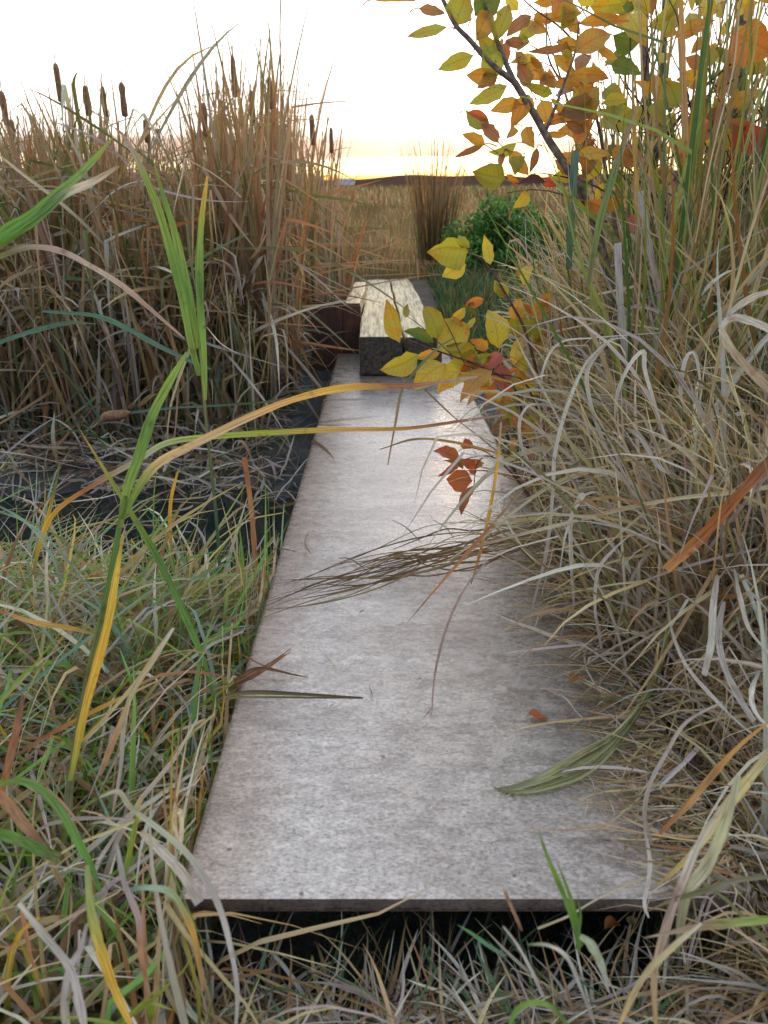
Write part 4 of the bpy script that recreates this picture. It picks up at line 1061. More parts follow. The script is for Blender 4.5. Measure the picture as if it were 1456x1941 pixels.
fallen(1095, 1300, .05, .7, .02, 'B', plate_z(1.2) + .004, 'fallen_leaf', 'tan leaf half buried in litter at the right edge of the deck')

# ------------------------------------------------------------------ single blades, stems and reeds one can point at
def blade(name, cat, label, strands, group=None):
    """strands: (points, width px, colours, kwargs); one mesh, or a thing with its blades as parts"""
    if len(strands) == 1:
        p, w, c, k = strands[0]
        tag(grass_obj(name, [strand(p, w, c, **k)], M_REED), label, cat, group); return
    e = empty(name, W(*strands[0][0][0]) if not isinstance(strands[0][0][0], Vector) else strands[0][0][0], label, cat, group)
    for i, (p, w, c, k) in enumerate(strands):
        k = dict(k); nm = k.pop('nm', 'leaf_blade')
        V, F, U, C = strand(p, w, c, seed=i, **k)
        link(nm, mesh_np(nm, V - np.array(tuple(e.location)), F, U, C), M_REED, e)
BG = (.13, .245, .045); BG2 = (.22, .34, .06); YO = (.70, .42, .04); TANL = (.62, .42, .20); MAUVE = (.42, .30, .27)

blade('reed', 'reed', 'reed at the left with one yellow blade, forking into a bright green leaf', [
    ([(128, 1540, .98), (135, 1470, 1.0), (168, 1280, 1.04), (205, 1120, 1.08), (226, 1000, 1.1), (238, 940, 1.1)], 20, [OLIVE, OLIVE, GREEN, OLIVE], dict(prof='stem', nm='stem')),
    ([(133, 1480, .985), (165, 1330, 1.01), (203, 1190, 1.04), (222, 1080, 1.06), (236, 1005, 1.08)], 21, [YG, YO, YO, (.62, .46, .06), AMBER], dict(fold=.25)),
    ([(228, 1000, 1.1), (240, 930, 1.1), (262, 870, 1.11), (288, 790, 1.12), (318, 730, 1.13), (355, 668, 1.14)], 27, [YG, BG2, BG, BG2, BG2], dict(prof='both')),
    ([(232, 985, 1.1), (262, 925, 1.1), (300, 878, 1.12), (360, 846, 1.15), (470, 792, 1.2), (560, 756, 1.25), (660, 734, 1.3), (780, 731, 1.35), (905, 714, 1.4)], 25, [BG, YG, TANL, TANL, (.66, .36, .10), YO, RUST, MAUVE], dict(prof='both', tw1=.5)),
])
blade('reed', 'reed', 'tall green reed left of the deck with three upright bright blades', [
    ([(425, 1260, 1.75), (420, 1120, 1.77), (408, 960, 1.8), (394, 830, 1.8), (384, 720, 1.8), (378, 640, 1.8)], 10, [OLIVE, DGREEN, OLIVE, YG], dict(prof='stem', nm='stem')),
    ([(378, 712, 1.8), (362, 650, 1.8), (345, 560, 1.8), (322, 470, 1.8), (296, 385, 1.8), (268, 318, 1.81), (238, 262, 1.83), (215, 240, 1.84)], 21, [BG, BG2, BG, BG2, YG, MAUVE, RUST], {}),
    ([(376, 660, 1.8), (362, 575, 1.8), (346, 500, 1.8), (328, 430, 1.8), (308, 365, 1.8), (290, 300, 1.8)], 19, [BG2, BG, BG2, BG, YG], {}),
    ([(389, 758, 1.79), (387, 690, 1.79), (381, 600, 1.79), (378, 500, 1.79), (382, 420, 1.79), (393, 334, 1.8)], 19, [BG2, BG2, BG, BG2, YO], dict(prof='both')),
    ([(383, 360, 1.8), (380, 270, 1.8), (378, 200, 1.8), (372, 150, 1.8)], 4, [OLIVE, RUST, TAN], {}),
    ([(392, 620, 1.8), (420, 652, 1.78), (455, 672, 1.77)], 3, [PALE, PALE], {}),
])
blade('reed_leaf', 'leaf blade', 'long green leaf blade slanting up to the left, crossing the yellow and green reed', [
    ([(412, 1345, 1.3), (385, 1250, 1.3), (345, 1155, 1.3), (300, 1060, 1.3), (250, 975, 1.3), (198, 890, 1.3), (150, 812, 1.3)], 17, [GREEN, (.13, .28, .05), GREEN, YG, AMBER], {})])
blade('reed_leaf', 'leaf blade', 'long arched leaf blade, pale at its bend, green then orange over the deck', [
    ([(62, 1090, 1.35), (80, 1020, 1.35), (110, 965, 1.35), (190, 912, 1.36), (262, 872, 1.37), (320, 838, 1.38), (420, 826, 1.42), (520, 820, 1.45), (640, 814, 1.5), (770, 812, 1.55), (880, 797, 1.6), (960, 786, 1.65)], 15,
     [OLIVE, YO, RUST, (.4, .44, .3), (.34, .44, .1), (.36, .42, .06), (.66, .36, .08), RUST, MAUVE], dict(prof='both', seg=44))])
blade('reed', 'reed', 'reed entering from the left edge with two bright green blades rising to the right', [
    ([(-60, 500, .95), (0, 446, .97), (60, 408, 1.0), (130, 350, 1.04), (180, 300, 1.08), (216, 258, 1.1)], 24, [BG, (.12, .30, .04), BG, BG2, YG], {}),
    ([(-60, 505, .97), (0, 462, .98), (60, 422, 1.0), (120, 370, 1.03), (175, 345, 1.05), (225, 315, 1.08)], 20, [(.12, .30, .04), BG, BG, PALE, TAN], dict(prof='both')),
    ([(-70, 720, .95), (-66, 600, .95), (-60, 500, .95)], 14, [OLIVE, GREEN], dict(prof='stem', nm='stem')),
])
blade('reed_leaf', 'leaf blade', 'faded mauve leaf blade arching from the left edge down to the tall green reed', [
    ([(-50, 500, 1.2), (0, 486, 1.22), (50, 468, 1.25), (110, 474, 1.3), (165, 500, 1.35), (230, 540, 1.42), (290, 590, 1.5), (350, 642, 1.6)], 15, [YG, OLIVE, MAUVE, (.55, .46, .42), MAUVE, MAUVE], dict(prof='both'))])
blade('reed_leaf', 'leaf blade', 'teal leaf blade bent low across the foot of the cattails', [
    ([(80, 590, 3.0), (180, 598, 3.0), (240, 622, 3.0), (300, 655, 3.0), (352, 680, 3.0), (400, 700, 3.0)], 13, [TEAL, (.13, .26, .15), TEAL, TEAL], dict(prof='both'))])
blade('reed_leaf', 'leaf blade', 'dull green leaf blade at the left edge rising gently over the reed foot', [
    ([(-20, 656, 2.9), (60, 628, 2.9), (130, 612, 2.9), (185, 614, 2.9)], 12, [TEAL, TEAL, OLIVE], {})])
blade('reed_leaf', 'leaf blade', 'upright stiff rust brown leaf blade at the water left of the deck', [
    ([(492, 1150, 1.9), (484, 1060, 1.9), (476, 960, 1.9), (463, 868, 1.9)], 13, [RUST, (.40, .17, .07), (.40, .19, .09), RUST], dict(prof='blunt'))])
blade('reed_leaf', 'leaf blade', 'thin ochre leaf blade bowed over the water below the arched blade', [
    ([(330, 1080, 1.7), (323, 1010, 1.7), (324, 950, 1.7), (334, 905, 1.7), (343, 880, 1.7)], 9, [GREEN, AMBER, YO, OLIVE], {})])
blade('reed_leaf', 'leaf blade', 'slender bright green blade upright beside the stiff rust brown one', [
    ([(455, 1240, 1.75), (462, 1150, 1.75), (460, 1060, 1.75), (452, 985, 1.75)], 9, [BG, BG2, BG], {})])
blade('reed_leaf', 'leaf blade', 'short amber blade leaning right above the water at the far left', [
    ([(62, 1060, 1.5), (85, 1000, 1.5), (103, 930, 1.5), (116, 868, 1.5)], 9, [GREEN, YO, OLIVE, OLIVE], {})])

# fallen cattail across the mud
e = empty('fallen_cattail', W(220, 790, 3.4), 'fallen cattail lying across the mud with its brown head to the left', 'cattail')
O3 = np.array(tuple(e.location))
hp = catmull([W(190, 797, 3.4), W(205, 789, 3.4), W(225, 787, 3.4), W(248, 782, 3.4)], 10)
link('seed_head', tubes_mesh('seed_head', [(v - O3, f) for v, f in [tube(hp, [.005, .016, .022, .023, .024, .023, .024, .023, .021, .016, .005], 10)]]), M_SEED, e)
sp2 = catmull([W(175, 812, 3.4), W(190, 797, 3.4)], 3)
link('spike', tubes_mesh('spike', [(v - O3, f) for v, f in [tube(sp2, [.001, .003, .003, .003], 5)]]), M_STALK, e)
V, F, U, C = strand([(248, 782, 3.4), (330, 773, 3.4), (420, 768, 3.42), (520, 760, 3.5), (590, 748, 3.6)], 7, [TEAL, TEAL, OLIVE, MAUVE], prof='stem')
link('stalk', mesh_np('stalk', V - O3, F, U, C), M_REED, e)

# ---- near left, bottom
S = lambda name, label, pts, w, cols, **k: blade(name, 'leaf blade', label, [(pts, w, cols, k)])
S('grass_leaf', 'long pale blade arching over the left front corner of the deck and down', [(188, 1512, .80), (225, 1500, .80), (247, 1530, .80), (300, 1570, .79), (352, 1615, .78), (388, 1665, .77), (418, 1725, .75), (438, 1800, .73), (450, 1880, .71), (446, 1960, .70)], 15, [(.45, .42, .34), (.40, .40, .28), (.46, .46, .34), GREY, (.5, .46, .42), GREY], prof='both', seg=36)
S('grass_leaf', 'yellow spotted blade drooping at the bottom left', [(165, 1640, .70), (172, 1720, .68), (188, 1790, .66), (215, 1870, .65), (256, 1960, .64)], 22, [(.28, .34, .12), (.34, .36, .08), YO, (.6, .38, .06)], prof='both')
S('dry_leaf', 'wide bleached dry leaf lying against the left front corner of the deck', [(268, 1578, .85), (305, 1612, .85), (345, 1655, .84), (378, 1712, .83)], 22, [PALE, (.6, .55, .48), (.56, .5, .42), GREY], prof='blunt')
S('dry_leaf', 'small cream leaf curled into a hook beside the deck corner', [(343, 1600, .84), (332, 1570, .84), (333, 1542, .84), (342, 1540, .83), (345, 1575, .83), (342, 1620, .83)], 12, [(.7, .6, .4), (.75, .62, .4), (.7, .6, .5)], prof='both')
S('grass_leaf', 'bright green blade arching from the left edge to a stem at the lower left', [(-30, 1496, .84), (30, 1480, .84), (70, 1492, .83), (110, 1530, .82), (145, 1590, .8), (172, 1640, .79), (190, 1690, .78)], 19, [YG, BG, BG, (.12, .28, .04), GREEN], prof='both')
S('grass_leaf', 'broad green blade lying level at the left edge near the bottom', [(-30, 1570, .72), (30, 1590, .73), (70, 1608, .74), (112, 1628, .75)], 24, [GREEN, BG, GREEN, OLIVE], prof='blunt')
S('grass_leaf', 'broad rusty blade slanting down from the left edge', [(-30, 1480, .78), (10, 1518, .78), (45, 1562, .78), (92, 1612, .78)], 24, [RUST, (.38, .2, .1), (.36, .2, .11), BROWN], prof='both')
S('grass_leaf', 'upright red brown blade at the left edge above the rusty one', [(5, 1500, .92), (18, 1440, .93), (32, 1380, .94), (44, 1318, .95)], 19, [RUST, (.33, .15, .07), (.3, .14, .07), BROWN], prof='both')
S('dry_leaf', 'pale grey leaf forking from the crossing leaves at the bottom left', [(36, 1712, .66), (80, 1768, .65), (130, 1832, .64), (152, 1900, .63), (162, 1970, .62)], 15, [PALE, GREY, (.5, .45, .42), GREY], prof='blunt')
S('dry_leaf', 'grey leaf hanging into the pale fork at the bottom left', [(165, 1750, .68), (152, 1800, .67), (132, 1836, .66), (120, 1900, .65), (124, 1960, .65)], 14, [GREY, (.5, .46, .44), GREY], prof='both')
S('grass_leaf', 'amber tipped brown blade hanging before the deck corner', [(222, 1600, .76), (235, 1670, .74), (262, 1740, .72), (268, 1810, .71), (284, 1890, .7)], 15, [GREY, LILAC, MAUVE, (.45, .22, .1), TAN], prof='both')
S('grass_leaf', 'teal blade that bends over below the left front corner of the deck', [(240, 1688, .78), (275, 1682, .77), (320, 1690, .76), (350, 1730, .75), (372, 1790, .74), (385, 1880, .73)], 16, [TEAL, (.35, .45, .33), (.3, .36, .16), AMBER, TAN], prof='both')
S('grass_leaf', 'upright green blade with orange tip left of the bleached leaf', [(232, 1685, .82), (245, 1620, .82), (258, 1560, .82), (268, 1505, .82)], 13, [GREEN, YG, YG, YO])
S('grass_leaf', 'straw blade crossing the left tangle from the middle to the lower left', [(140, 1420, 1.0), (200, 1360, 1.02), (260, 1290, 1.05), (300, 1230, 1.08), (328, 1190, 1.1)], 10, [AMBER, (.5, .42, .18), STRAW, PALE], prof='both')
S('grass_leaf', 'pale split blade hanging straight down in the left tangle', [(330, 1190, 1.1), (290, 1255, 1.06), (248, 1320, 1.04), (235, 1380, 1.02), (228, 1460, 1.0), (214, 1540, .98)], 11, [PALE, STRAW, (.5, .46, .34), GREY, MAUVE], prof='both')
S('grass_leaf', 'broad orange brown blade end hanging in the left tangle', [(248, 1320, 1.0), (225, 1380, .99), (205, 1430, .98), (190, 1470, .98)], 15, [STRAW, (.45, .25, .12), (.4, .24, .13)], prof='both')
S('grass_leaf', 'orange blade lying low from the left edge towards the reed', [(-20, 1150, 1.25), (60, 1178, 1.22), (130, 1190, 1.2), (200, 1206, 1.2)], 12, [RUST, AMBER, AMBER, OLIVE], prof='both')
S('grass_leaf', 'orange brown blade slanting up to the right behind the yellow reed', [(20, 1440, 1.0), (80, 1400, 1.02), (150, 1362, 1.05), (215, 1330, 1.08), (300, 1290, 1.1)], 11, [BROWN, RUST, AMBER, STRAW], prof='both')
for i, (pts, w, c, lb) in enumerate([
    ([(-20, 950, 1.3), (50, 990, 1.3), (95, 1050, 1.3), (120, 1110, 1.3)], 7, [TEAL, (.3, .42, .34), TEAL], 'pale teal blade arching from the left edge over the water'),
    ([(-20, 965, 1.25), (40, 985, 1.25), (90, 1020, 1.26), (150, 1090, 1.27)], 5, [TEAL, (.3, .42, .34), TEAL], 'fine teal blade just below the pale one at the left edge'),
    ([(100, 1050, 1.5), (170, 1028, 1.5), (240, 1030, 1.5), (300, 1060, 1.5)], 4, [TEAL, (.34, .45, .36)], 'thin blue green blade curved in a low bow over the water'),
    ([(90, 1120, 1.6), (150, 1085, 1.6), (220, 1065, 1.6), (300, 1090, 1.6), (350, 1120, 1.6)], 5, [BG, (.25, .4, .14), OLIVE], 'green blade bowed wide at the edge of the water'),
    ([(270, 995, 1.7), (310, 1000, 1.7), (345, 1030, 1.7), (358, 1080, 1.7)], 5, [TAN, OLIVE, OLIVE], 'brown thread of grass hooked over the water left of the tall reed')]):
    S('grass_leaf', lb, pts, w, c, prof='both')

# ---- strands lying on the deck
def on_deck(pts, w, c, **k):
    P = [G(px, py, plate_z(1.2)) for px, py, *_ in pts]
    P = [G(px, py, plate_z(p.y) + h) for (px, py, h), p in zip(pts, P)]
    return (P, w, c, dict(k))
rs = random.Random(21)
st = []
tips = [(500, 1150), (490, 1163), (520, 1130), (555, 1122), (600, 1112), (640, 1094), (560, 1132), (690, 1088), (655, 1110), (505, 1140), (722, 1052), (745, 1040), (648, 1062), (700, 1100), (610, 1128), (780, 1060), (530, 1108), (680, 1070)]
for i, (tx, ty) in enumerate(tips * 2):
    b = rs.uniform(-26, 22); lift = rs.uniform(.01, .06); bow = rs.uniform(-34, 30)
    tx += rs.uniform(-14, 14); ty += rs.uniform(-12, 12)
    x0, y0 = 1020 + rs.uniform(-30, 30), 1022 + b
    pts = []
    for k in range(6):
        f = k / 5
        yy = y0 + (ty - y0) * (f ** 1.35) + bow * math.sin(f * 3.1) + 9 * math.sin(f * rs.uniform(5, 11) + i)
        pts.append((x0 + (tx - x0) * f, yy, .006 + lift * math.sin(math.pi * min(1, f * 1.25 + .12)) if f < .85 else .004))
    st.append(on_deck(pts, rs.uniform(2.2, 4.8), rs.choice([[TAN, BROWN, BROWN], [STRAW, OLIVE, BROWN], [STRAW, TAN, OLIVE], [RUST, BROWN, BROWN], [GREY, TAN, BROWN]]), prof='both', seg=22))
for (a_, b_, c_) in [((800, 1030), (770, 1000), (742, 985)), ((700, 1085), (665, 1060), (640, 1058)), ((860, 1020), (845, 1000), (820, 985)), ((590, 1050), (578, 1030), (585, 1008)), ((560, 1045), (530, 1040), (505, 1045))]:
    st.append(on_deck([(*a_, .012), (*b_, .02), (*c_, .005)], 3, [BROWN, BROWN, DARK], prof='both'))
blade('grass_spray', 'grass', 'loose spray of thin brown grass stalks lying across the middle of the deck', st)
rs = random.Random(4); st = []
for i in range(8):
    j = rs.uniform(-1, 1)
    st.append(on_deck([(392 + j * 12, 1345 + j * 12, -.06), (425, 1322 + j * 6, .01), (480, 1316 + j * 10, .03), (560, 1318 + j * 7, .035), (640, 1321 + j * 3, .032), (688, 1323 + j * 2, .03)], rs.uniform(3, 5.5), rs.choice([[STRAW, OLIVE, BROWN], [OLIVE, BROWN, DARK], [TAN, BROWN, DARK]]), prof='both'))
blade('grass_tuft', 'grass', 'thin brown grass tuft pointing right from the deck edge, nearer of the two', st)
st = []
for i in range(8):
    j = rs.uniform(-1, 1)
    q = rs.choice([(552, 1228), (548, 1232), (550, 1236), (572, 1282), (500, 1262)])
    st.append(on_deck([(400 + j * 14, 1325 + j * 10, -.07), (440, 1298 + j * 7, .01), (490, 1272 + j * 8, .035), (q[0], q[1], .03)], rs.uniform(3, 6), rs.choice([[STRAW, RUST, BROWN], [OLIVE, BROWN, BROWN], [TAN, BROWN, RUST]]), prof='both'))
st.append(on_deck([(458, 1240, .01), (500, 1262, .03), (540, 1275, .02), (585, 1284, .006)], 6, [RUST, BROWN, RUST], prof='both'))
blade('grass_tuft', 'grass', 'forked rusty grass tuft leaning up to the right over the deck edge', st)
# flattened green sedge bundle on the deck
rs = random.Random(9); st = []
for i in range(15):
    j = rs.uniform(-1, 1); q = rs.uniform(-1, 1); e_ = rs.random() < .4
    tail = [G(1108 + j * 10, 1446 + j * 26, plate_z(1.0) + .010 + .012 * abs(q)), G(1042 + q * 10, 1478 + j * 24, plate_z(.97) + .006 + .010 * abs(q)), G(992 + q * 16, 1495 + j * 13, plate_z(.95) + .004 + .004 * abs(q))]
    if not e_: tail.append(G(950 + q * 20, 1503 + q * 14, plate_z(.94) + .004))
    st.append(([(1272 + j * 3, 1128 + q * 10, 1.32), (1260 + j * 5, 1230, 1.27), (1226 + j * 7 + q * 3, 1320, 1.22), (1172 + j * 8, 1396 + j * 9, 1.16)] + tail,
               rs.uniform(4, 9), rs.choice([[YG, OLIVE, (.34, .36, .16), (.46, .47, .30)], [OLIVE, YG, (.44, .46, .26), (.32, .36, .2)], [STRAW, (.5, .46, .26), (.44, .47, .30), OLIVE], [OLIVE, OLIVE, (.2, .22, .09), (.22, .22, .1)]]), dict(prof='both', seg=30, fold=.6)))
blade('sedge_bundle', 'sedge', 'flattened pale green sedge bundle trailing from the right bank onto the deck', st)

# ---- right bank blades
S('straw_stalk', 'pale straw stalk slanting down to the left over the grass spray, upper of two', [(1300, 838, 1.5), (1240, 856, 1.5), (1150, 882, 1.5), (1060, 912, 1.5), (985, 962, 1.5), (920, 1015, 1.48), (850, 1062, 1.46)], 9, [STRAW, (.58, .48, .24), STRAW, PALE, STRAW], prof='both')
S('straw_stalk', 'long thick straw stalk running in level from the right edge, lower of two', [(1490, 918, 1.22), (1380, 934, 1.25), (1275, 946, 1.28), (1180, 965, 1.3), (1080, 990, 1.33), (990, 1012, 1.36), (900, 1036, 1.38)], 12, [(.5, .46, .3), (.58, .5, .3), STRAW, (.56, .5, .36), TAN], prof='stem')
S('reed_leaf', 'broad rust orange leaf blade slanting in from the right edge', [(1500, 830, 1.1), (1440, 895, 1.12), (1385, 955, 1.15), (1330, 1018, 1.18), (1262, 1080, 1.2)], 27, [BROWN, RUST, (.42, .15, .05), (.55, .24, .06)], prof='blunt')
S('grass_leaf', 'thin rust blade pointing down left over the deck from the grass spray', [(990, 930, 1.5), (928, 1000, 1.48), (880, 1055, 1.46), (825, 1118, 1.44), (772, 1180, 1.42)], 9, [TAN, (.45, .2, .08), (.5, .22, .09), RUST])
S('grass_leaf', 'amber blade standing before the withered twig down to the deck', [(950, 800, 1.6), (944, 870, 1.58), (930, 960, 1.56), (912, 1040, 1.54), (893, 1108, 1.53)], 9, [STRAW, YO, YO, (.5, .24, .08), RUST], prof='both')
S('grass_leaf', 'hanging thin mauve grass blade that touches the deck centre', [(925, 1062, 1.45), (885, 1110, 1.43), (850, 1180, 1.40), (826, 1270, 1.34), (818, 1358, 1.27)], 7, [GREY, MAUVE, (.28, .2, .18), MAUVE], prof='both')
S('grass_leaf', 'green blade bowed down over the sapling leaves to the deck', [(862, 640, 1.9), (830, 660, 1.88), (790, 700, 1.86), (762, 740, 1.84), (750, 800, 1.82), (735, 882, 1.8)], 8, [GREEN, (.14, .22, .12), OLIVE, TAN, TAN], prof='both')
S('seed_stalk', 'ochre seed stem bent left above the withered twig', [(985, 870, 1.65), (940, 858, 1.65), (870, 840, 1.65), (790, 832, 1.65), (720, 852, 1.65)], 7, [YG, AMBER, (.4, .28, .08), BROWN], prof='both')
S('seed_stalk', 'thin dark stalk from the sapling down to the deck edge', [(805, 738, 1.9), (860, 790, 1.86), (905, 825, 1.83), (945, 858, 1.8)], 4, [BROWN, RUST, BROWN], prof='stem')
S('reed_leaf', 'grey leaf blade with a square cut end upright among the right bank grass', [(1192, 700, 1.75), (1182, 640, 1.75), (1175, 560, 1.75), (1171, 460, 1.75)], 17, [LILAC, GREY, (.42, .40, .38), (.5, .47, .44)], prof='blunt')
S('reed_leaf', 'tilted grey leaf blade with a square cut end above the other one', [(1268, 620, 1.8), (1245, 540, 1.8), (1228, 450, 1.8), (1214, 362, 1.8)], 15, [LILAC, MAUVE, GREY, (.42, .42, .44)], prof='blunt')
S('reed_leaf', 'upright dull green leaf blade with a blunt tip at the foot of the amber shrub', [(1078, 510, 1.85), (1082, 430, 1.85), (1086, 350, 1.85), (1092, 285, 1.85)], 19, [DGREEN, (.08, .15, .07), (.1, .17, .1), TEAL], prof='blunt')
S('reed_leaf', 'green blade with yellow edge crossing down right below the amber shrub', [(1040, 330, 1.8), (1080, 372, 1.8), (1140, 425, 1.8), (1190, 480, 1.8), (1230, 560, 1.8)], 11, [(.4, .4, .1), YG, OLIVE, OLIVE])
S('reed_leaf', 'long green blade rising right of the amber shrub to a fine brown tip', [(1115, 540, 1.7), (1135, 430, 1.72), (1160, 340, 1.74), (1190, 250, 1.76), (1215, 190, 1.78)], 17, [OLIVE, (.2, .26, .06), (.16, .22, .08), TAN, MAUVE])
S('reed_leaf', 'upright orange brown blade running out of the top of the frame', [(1310, 420, 1.9), (1300, 250, 1.9), (1294, 90, 1.9), (1288, -60, 1.9)], 15, [OLIVE, (.5, .3, .1), (.55, .3, .12), AMBER], prof='stem')
S('reed_leaf', 'upright ochre blade with green edge between the shrub stems', [(1210, 500, 1.85), (1208, 380, 1.85), (1202, 240, 1.85), (1198, 110, 1.85)], 12, [OLIVE, (.5, .35, .08), AMBER, TAN])
S('straw_stalk', 'long fine straw stalk rising steeply along the right edge', [(1340, 800, 1.3), (1368, 650, 1.32), (1400, 520, 1.35), (1432, 410, 1.38), (1470, 300, 1.4)], 8, [TAN, STRAW, (.55, .42, .24), MAUVE], prof='stem')
S('straw_stalk', 'thread thin pale stalk slanting from the top right down into the grass', [(1405, -30, 1.5), (1392, 120, 1.5), (1365, 230, 1.5), (1340, 340, 1.5), (1318, 460, 1.5)], 3.5, [STRAW, PALE, STRAW], prof='stem')
S('grass_leaf', 'broad bleached blade bending over at the right edge', [(1366, 622, 1.15), (1385, 603, 1.15), (1415, 606, 1.14), (1460, 625, 1.13), (1500, 660, 1.12)], 20, [PALE, (.62, .57, .5), PALE, GREY], prof='both')
S('grass_leaf', 'bleached blade rising to the right edge above the bent one', [(1378, 600, 1.15), (1400, 580, 1.15), (1435, 560, 1.14), (1490, 545, 1.13)], 16, [GREY, PALE, PALE], prof='both')
S('grass_leaf', 'tan folded blade falling right from the bleached bend', [(1366, 622, 1.15), (1385, 660, 1.15), (1420, 700, 1.15), (1480, 760, 1.14)], 20, [PALE, (.45, .34, .22), (.5, .38, .26)], prof='blunt')
WHC = [(.60, .56, .50), (.56, .52, .47), (.64, .60, .54), (.46, .42, .39)]
wh = [([(1000, 1180, 1.5), (1035, 1050, 1.5), (1048, 930, 1.5), (1052, 860, 1.5), (1075, 770, 1.5), (1110, 690, 1.5), (1150, 648, 1.5)], 11, 'grey blade in a tall arch, leftmost of the arched pair'),
      ([(1165, 880, 1.5), (1130, 800, 1.5), (1112, 720, 1.5), (1125, 680, 1.5), (1155, 646, 1.5), (1185, 640, 1.5)], 11, 'grey blade bowed back on itself inside the tall arch'),
      ([(1165, 800, 1.4), (1172, 740, 1.4), (1195, 690, 1.4), (1220, 665, 1.4), (1222, 700, 1.4), (1240, 760, 1.4), (1262, 830, 1.4)], 11, 'bleached blade folded sharply over in the middle of the right bank'),
      ([(1190, 810, 1.35), (1215, 830, 1.35), (1245, 880, 1.34), (1270, 900, 1.33)], 13, 'bright white blade flick below the folded one'),
      ([(1088, 1150, 1.35), (1082, 1040, 1.35), (1084, 980, 1.34), (1100, 940, 1.33), (1108, 936, 1.33)], 12, 'white blade standing with a hooked tip beside the straw stalk'),
      ([(1140, 1230, 1.3), (1128, 1150, 1.3), (1135, 1080, 1.3), (1165, 1040, 1.3), (1200, 1010, 1.3)], 9, 'white blade with its arch to the right of the hooked one'),
      ([(1360, 1090, 1.08), (1352, 1150, 1.08), (1348, 1220, 1.07), (1335, 1280, 1.06)], 17, 'broad grey hanging blade at the right, cut square at its top'),
      ([(1372, 1140, 1.05), (1362, 1200, 1.05), (1372, 1260, 1.04), (1400, 1320, 1.03), (1430, 1368, 1.02)], 16, 'broad grey blade curving down right below the square cut one'),
      ([(1392, 1078, 1.05), (1405, 1140, 1.05), (1425, 1200, 1.05), (1480, 1260, 1.04)], 11, 'narrow white blade falling to the right edge'),
      ([(1265, 1140, 1.2), (1275, 1200, 1.2), (1300, 1260, 1.15), (1350, 1320, 1.1), (1400, 1370, 1.05), (1440, 1400, 1.0)], 9, 'long white blade sweeping down right across the bank'),
      ([(1440, 1270, .95), (1425, 1310, .94), (1432, 1350, .92), (1470, 1390, .9)], 12, 'white hook shaped blade at the right edge'),
      ([(1236, 1600, .95), (1222, 1540, .95), (1235, 1480, .94), (1262, 1430, .93), (1300, 1370, .9), (1370, 1330, .88)], 11, 'white blade bowed left over the edge litter of the deck'),
      ([(1222, 1570, .93), (1232, 1640, .9), (1222, 1710, .88), (1230, 1740, .87)], 10, 'pale blade hanging over the right front corner of the deck'),
      ([(1018, 900, 1.6), (990, 850, 1.6), (985, 800, 1.6), (1000, 770, 1.6), (1020, 765, 1.6)], 9, 'small grey ring of blade at the left margin of the right bank'),
      ([(1025, 760, 1.7), (1030, 700, 1.7), (1060, 650, 1.7), (1130, 640, 1.7), (1260, 630, 1.7)], 7, 'thin pale blade arched wide over the arched pair'),
      ([(1160, 600, 1.8), (1210, 580, 1.8), (1260, 600, 1.8), (1300, 650, 1.8), (1330, 700, 1.8)], 9, 'thin pale blade arching to the right at the middle of the bank'),
      ([(1330, 560, 1.5), (1345, 540, 1.5), (1370, 520, 1.5), (1395, 510, 1.5)], 9, 'short bleached blade high in the bank near the right edge'),
      ([(1300, 780, 1.4), (1290, 740, 1.4), (1300, 680, 1.4), (1318, 672, 1.4), (1330, 740, 1.4)], 11, 'bleached blade hooked over right of the folded one')]
for i, (pts, w, lb) in enumerate(wh):
    c = WHC[i % 4]
    S('grass_leaf', lb, pts, w, [LILAC, c, c, tuple(q * .85 for q in c)], prof='blunt' if 'square' in lb else 'both', tw1=.6)
S('reed_leaf', 'orange blade slanting up to the right edge above the deck corner', [(1250, 1580, .86), (1300, 1530, .85), (1350, 1470, .84), (1400, 1415, .83), (1480, 1350, .82)], 15, [RUST, (.5, .28, .12), (.55, .3, .1), (.6, .32, .08)])
S('reed_leaf', 'broad straw blade sweeping from the right edge down to the front corner of the deck', [(1480, 1400, .80), (1425, 1470, .79), (1370, 1540, .78), (1310, 1620, .77), (1240, 1684, .78)], 22, [STRAW, (.62, .52, .22), (.6, .5, .24), (.6, .42, .12)])
S('reed_leaf', 'flattened pale green blade hanging before the broad straw one', [(1400, 1470, .76), (1375, 1560, .74), (1340, 1640, .73), (1300, 1700, .72), (1284, 1810, .71)], 26, [(.45, .44, .26), (.5, .48, .28), (.56, .52, .34), OLIVE], prof='both')
S('reed_leaf', 'mauve and straw blade dropping past the right front corner of the deck', [(1390, 1500, .74), (1330, 1590, .73), (1290, 1680, .72), (1262, 1760, .71), (1240, 1850, .70), (1245, 1960, .69)], 18, [STRAW, PALE, MAUVE, (.5, .36, .22), (.55, .36, .16)], prof='both')
S('reed_leaf', 'olive blade lying level across the lower right, tip towards the deck', [(1490, 1660, .70), (1400, 1668, .70), (1330, 1690, .71), (1270, 1708, .72), (1225, 1728, .74)], 12, [OLIVE, (.2, .19, .12), OLIVE, TAN])
S('reed_leaf', 'flat tan blade with green end at the lower right edge', [(1490, 1740, .66), (1400, 1748, .66), (1330, 1756, .67), (1220, 1778, .68)], 20, [YG, (.3, .34, .1), TAN, (.42, .34, .24)])
S('reed_leaf', 'tan blade slanting to the lower left corner of the right tangle', [(1330, 1750, .66), (1270, 1800, .65), (1215, 1860, .64), (1165, 1960, .63)], 14, [PALE, (.56, .46, .22), STRAW, (.6, .4, .14)], prof='both')
S('grass_leaf', 'straight thin straw lying from the grass up over the right front corner', [(1020, 1760, .70), (1080, 1735, .74), (1140, 1700, .80), (1225, 1662, .84)], 5, [STRAW, PALE, STRAW], prof='stem')
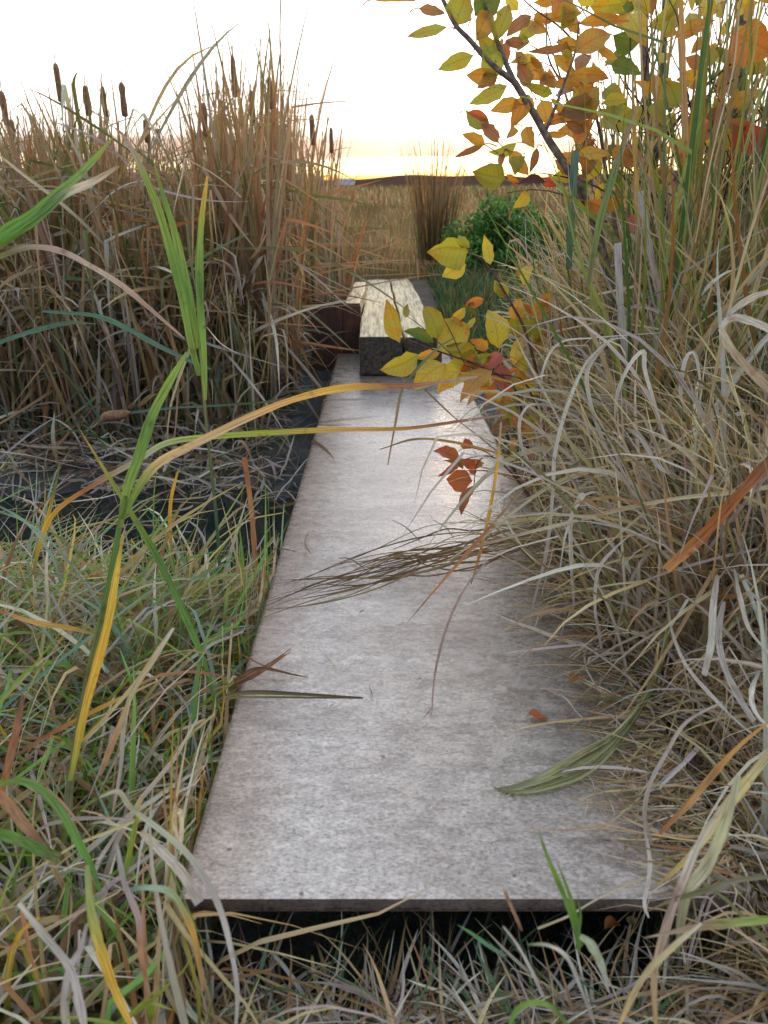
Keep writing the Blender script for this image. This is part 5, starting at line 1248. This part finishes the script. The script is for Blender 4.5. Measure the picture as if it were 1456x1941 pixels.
blade('grass_shoot', 'grass', 'fresh bright green grass shoot standing before the front edge of the deck', [
    ([(1098, 1800, .70), (1085, 1740, .70), (1062, 1680, .70), (1038, 1625, .70), (1020, 1570, .70)], 13, [BG, BG, BG2, BG], {}),
    ([(1102, 1795, .71), (1090, 1730, .71), (1074, 1680, .71), (1055, 1630, .71)], 9, [BG, BG2, BG], {}),
    ([(1092, 1800, .69), (1100, 1740, .70), (1096, 1700, .70)], 7, [GREEN, BG], {})])
S('grass_leaf', 'short green blade slanting out of the dark hollow under the deck', [(960, 1812, .72), (930, 1795, .72), (895, 1770, .72), (866, 1752, .72)], 9, [TEAL, (.12, .3, .14), BG])
S('grass_leaf', 'thin grey stalk standing diagonal before the hollow', [(1030, 1890, .63), (1005, 1835, .64), (980, 1790, .65), (954, 1756, .66)], 7, [GREY, PALE, GREY], prof='stem')
S('grass_leaf', 'short rust stick upright at the front edge of the deck', [(990, 1765, .72), (978, 1738, .72), (957, 1690, .73)], 8, [BROWN, (.36, .2, .12), (.4, .22, .12)], prof='blunt')
S('grass_leaf', 'pale angular bent leaf before the green shoot', [(1000, 1790, .64), (1040, 1792, .64), (1075, 1815, .63), (1100, 1870, .62), (1130, 1950, .61)], 9, [GREEN, PALE, GREY, GREY], prof='both')
S('grass_leaf', 'short wide pale green leaf folded beside the green shoot', [(1100, 1775, .66), (1120, 1790, .66), (1140, 1830, .65), (1155, 1880, .64)], 20, [(.4, .45, .26), (.42, .46, .3), GREY])
S('grass_leaf', 'bright green blade curving at the bottom edge below the stone', [(960, 1960, .57), (985, 1910, .58), (1040, 1905, .58), (1090, 1960, .57)], 12, [BG, BG2, GREEN], prof='both')
# half buried stone under the grass at the bottom
e = bmesh.new(); bmesh.ops.create_icosphere(e, subdivisions=4, radius=1)
for v in e.verts:
    c = v.co.copy()
    v.co = Vector((c.x * .085, c.y * .038, c.z * .022)) * (1 + .13 * math.sin(c.x * 5 + 1) * math.sin(c.y * 4 + 2) + .07 * math.sin(c.z * 9 + c.x * 7) + .03 * math.sin(c.x * 21 + c.z * 17))
p = G(905, 1905, .25)
o = bm_obj('stone', e, M_STONE, None, True, (p.x, p.y, .252)); o.rotation_euler = (0, 0, .35)
tag(o, 'dark flat stone half hidden by grass in front of the deck', 'stone')
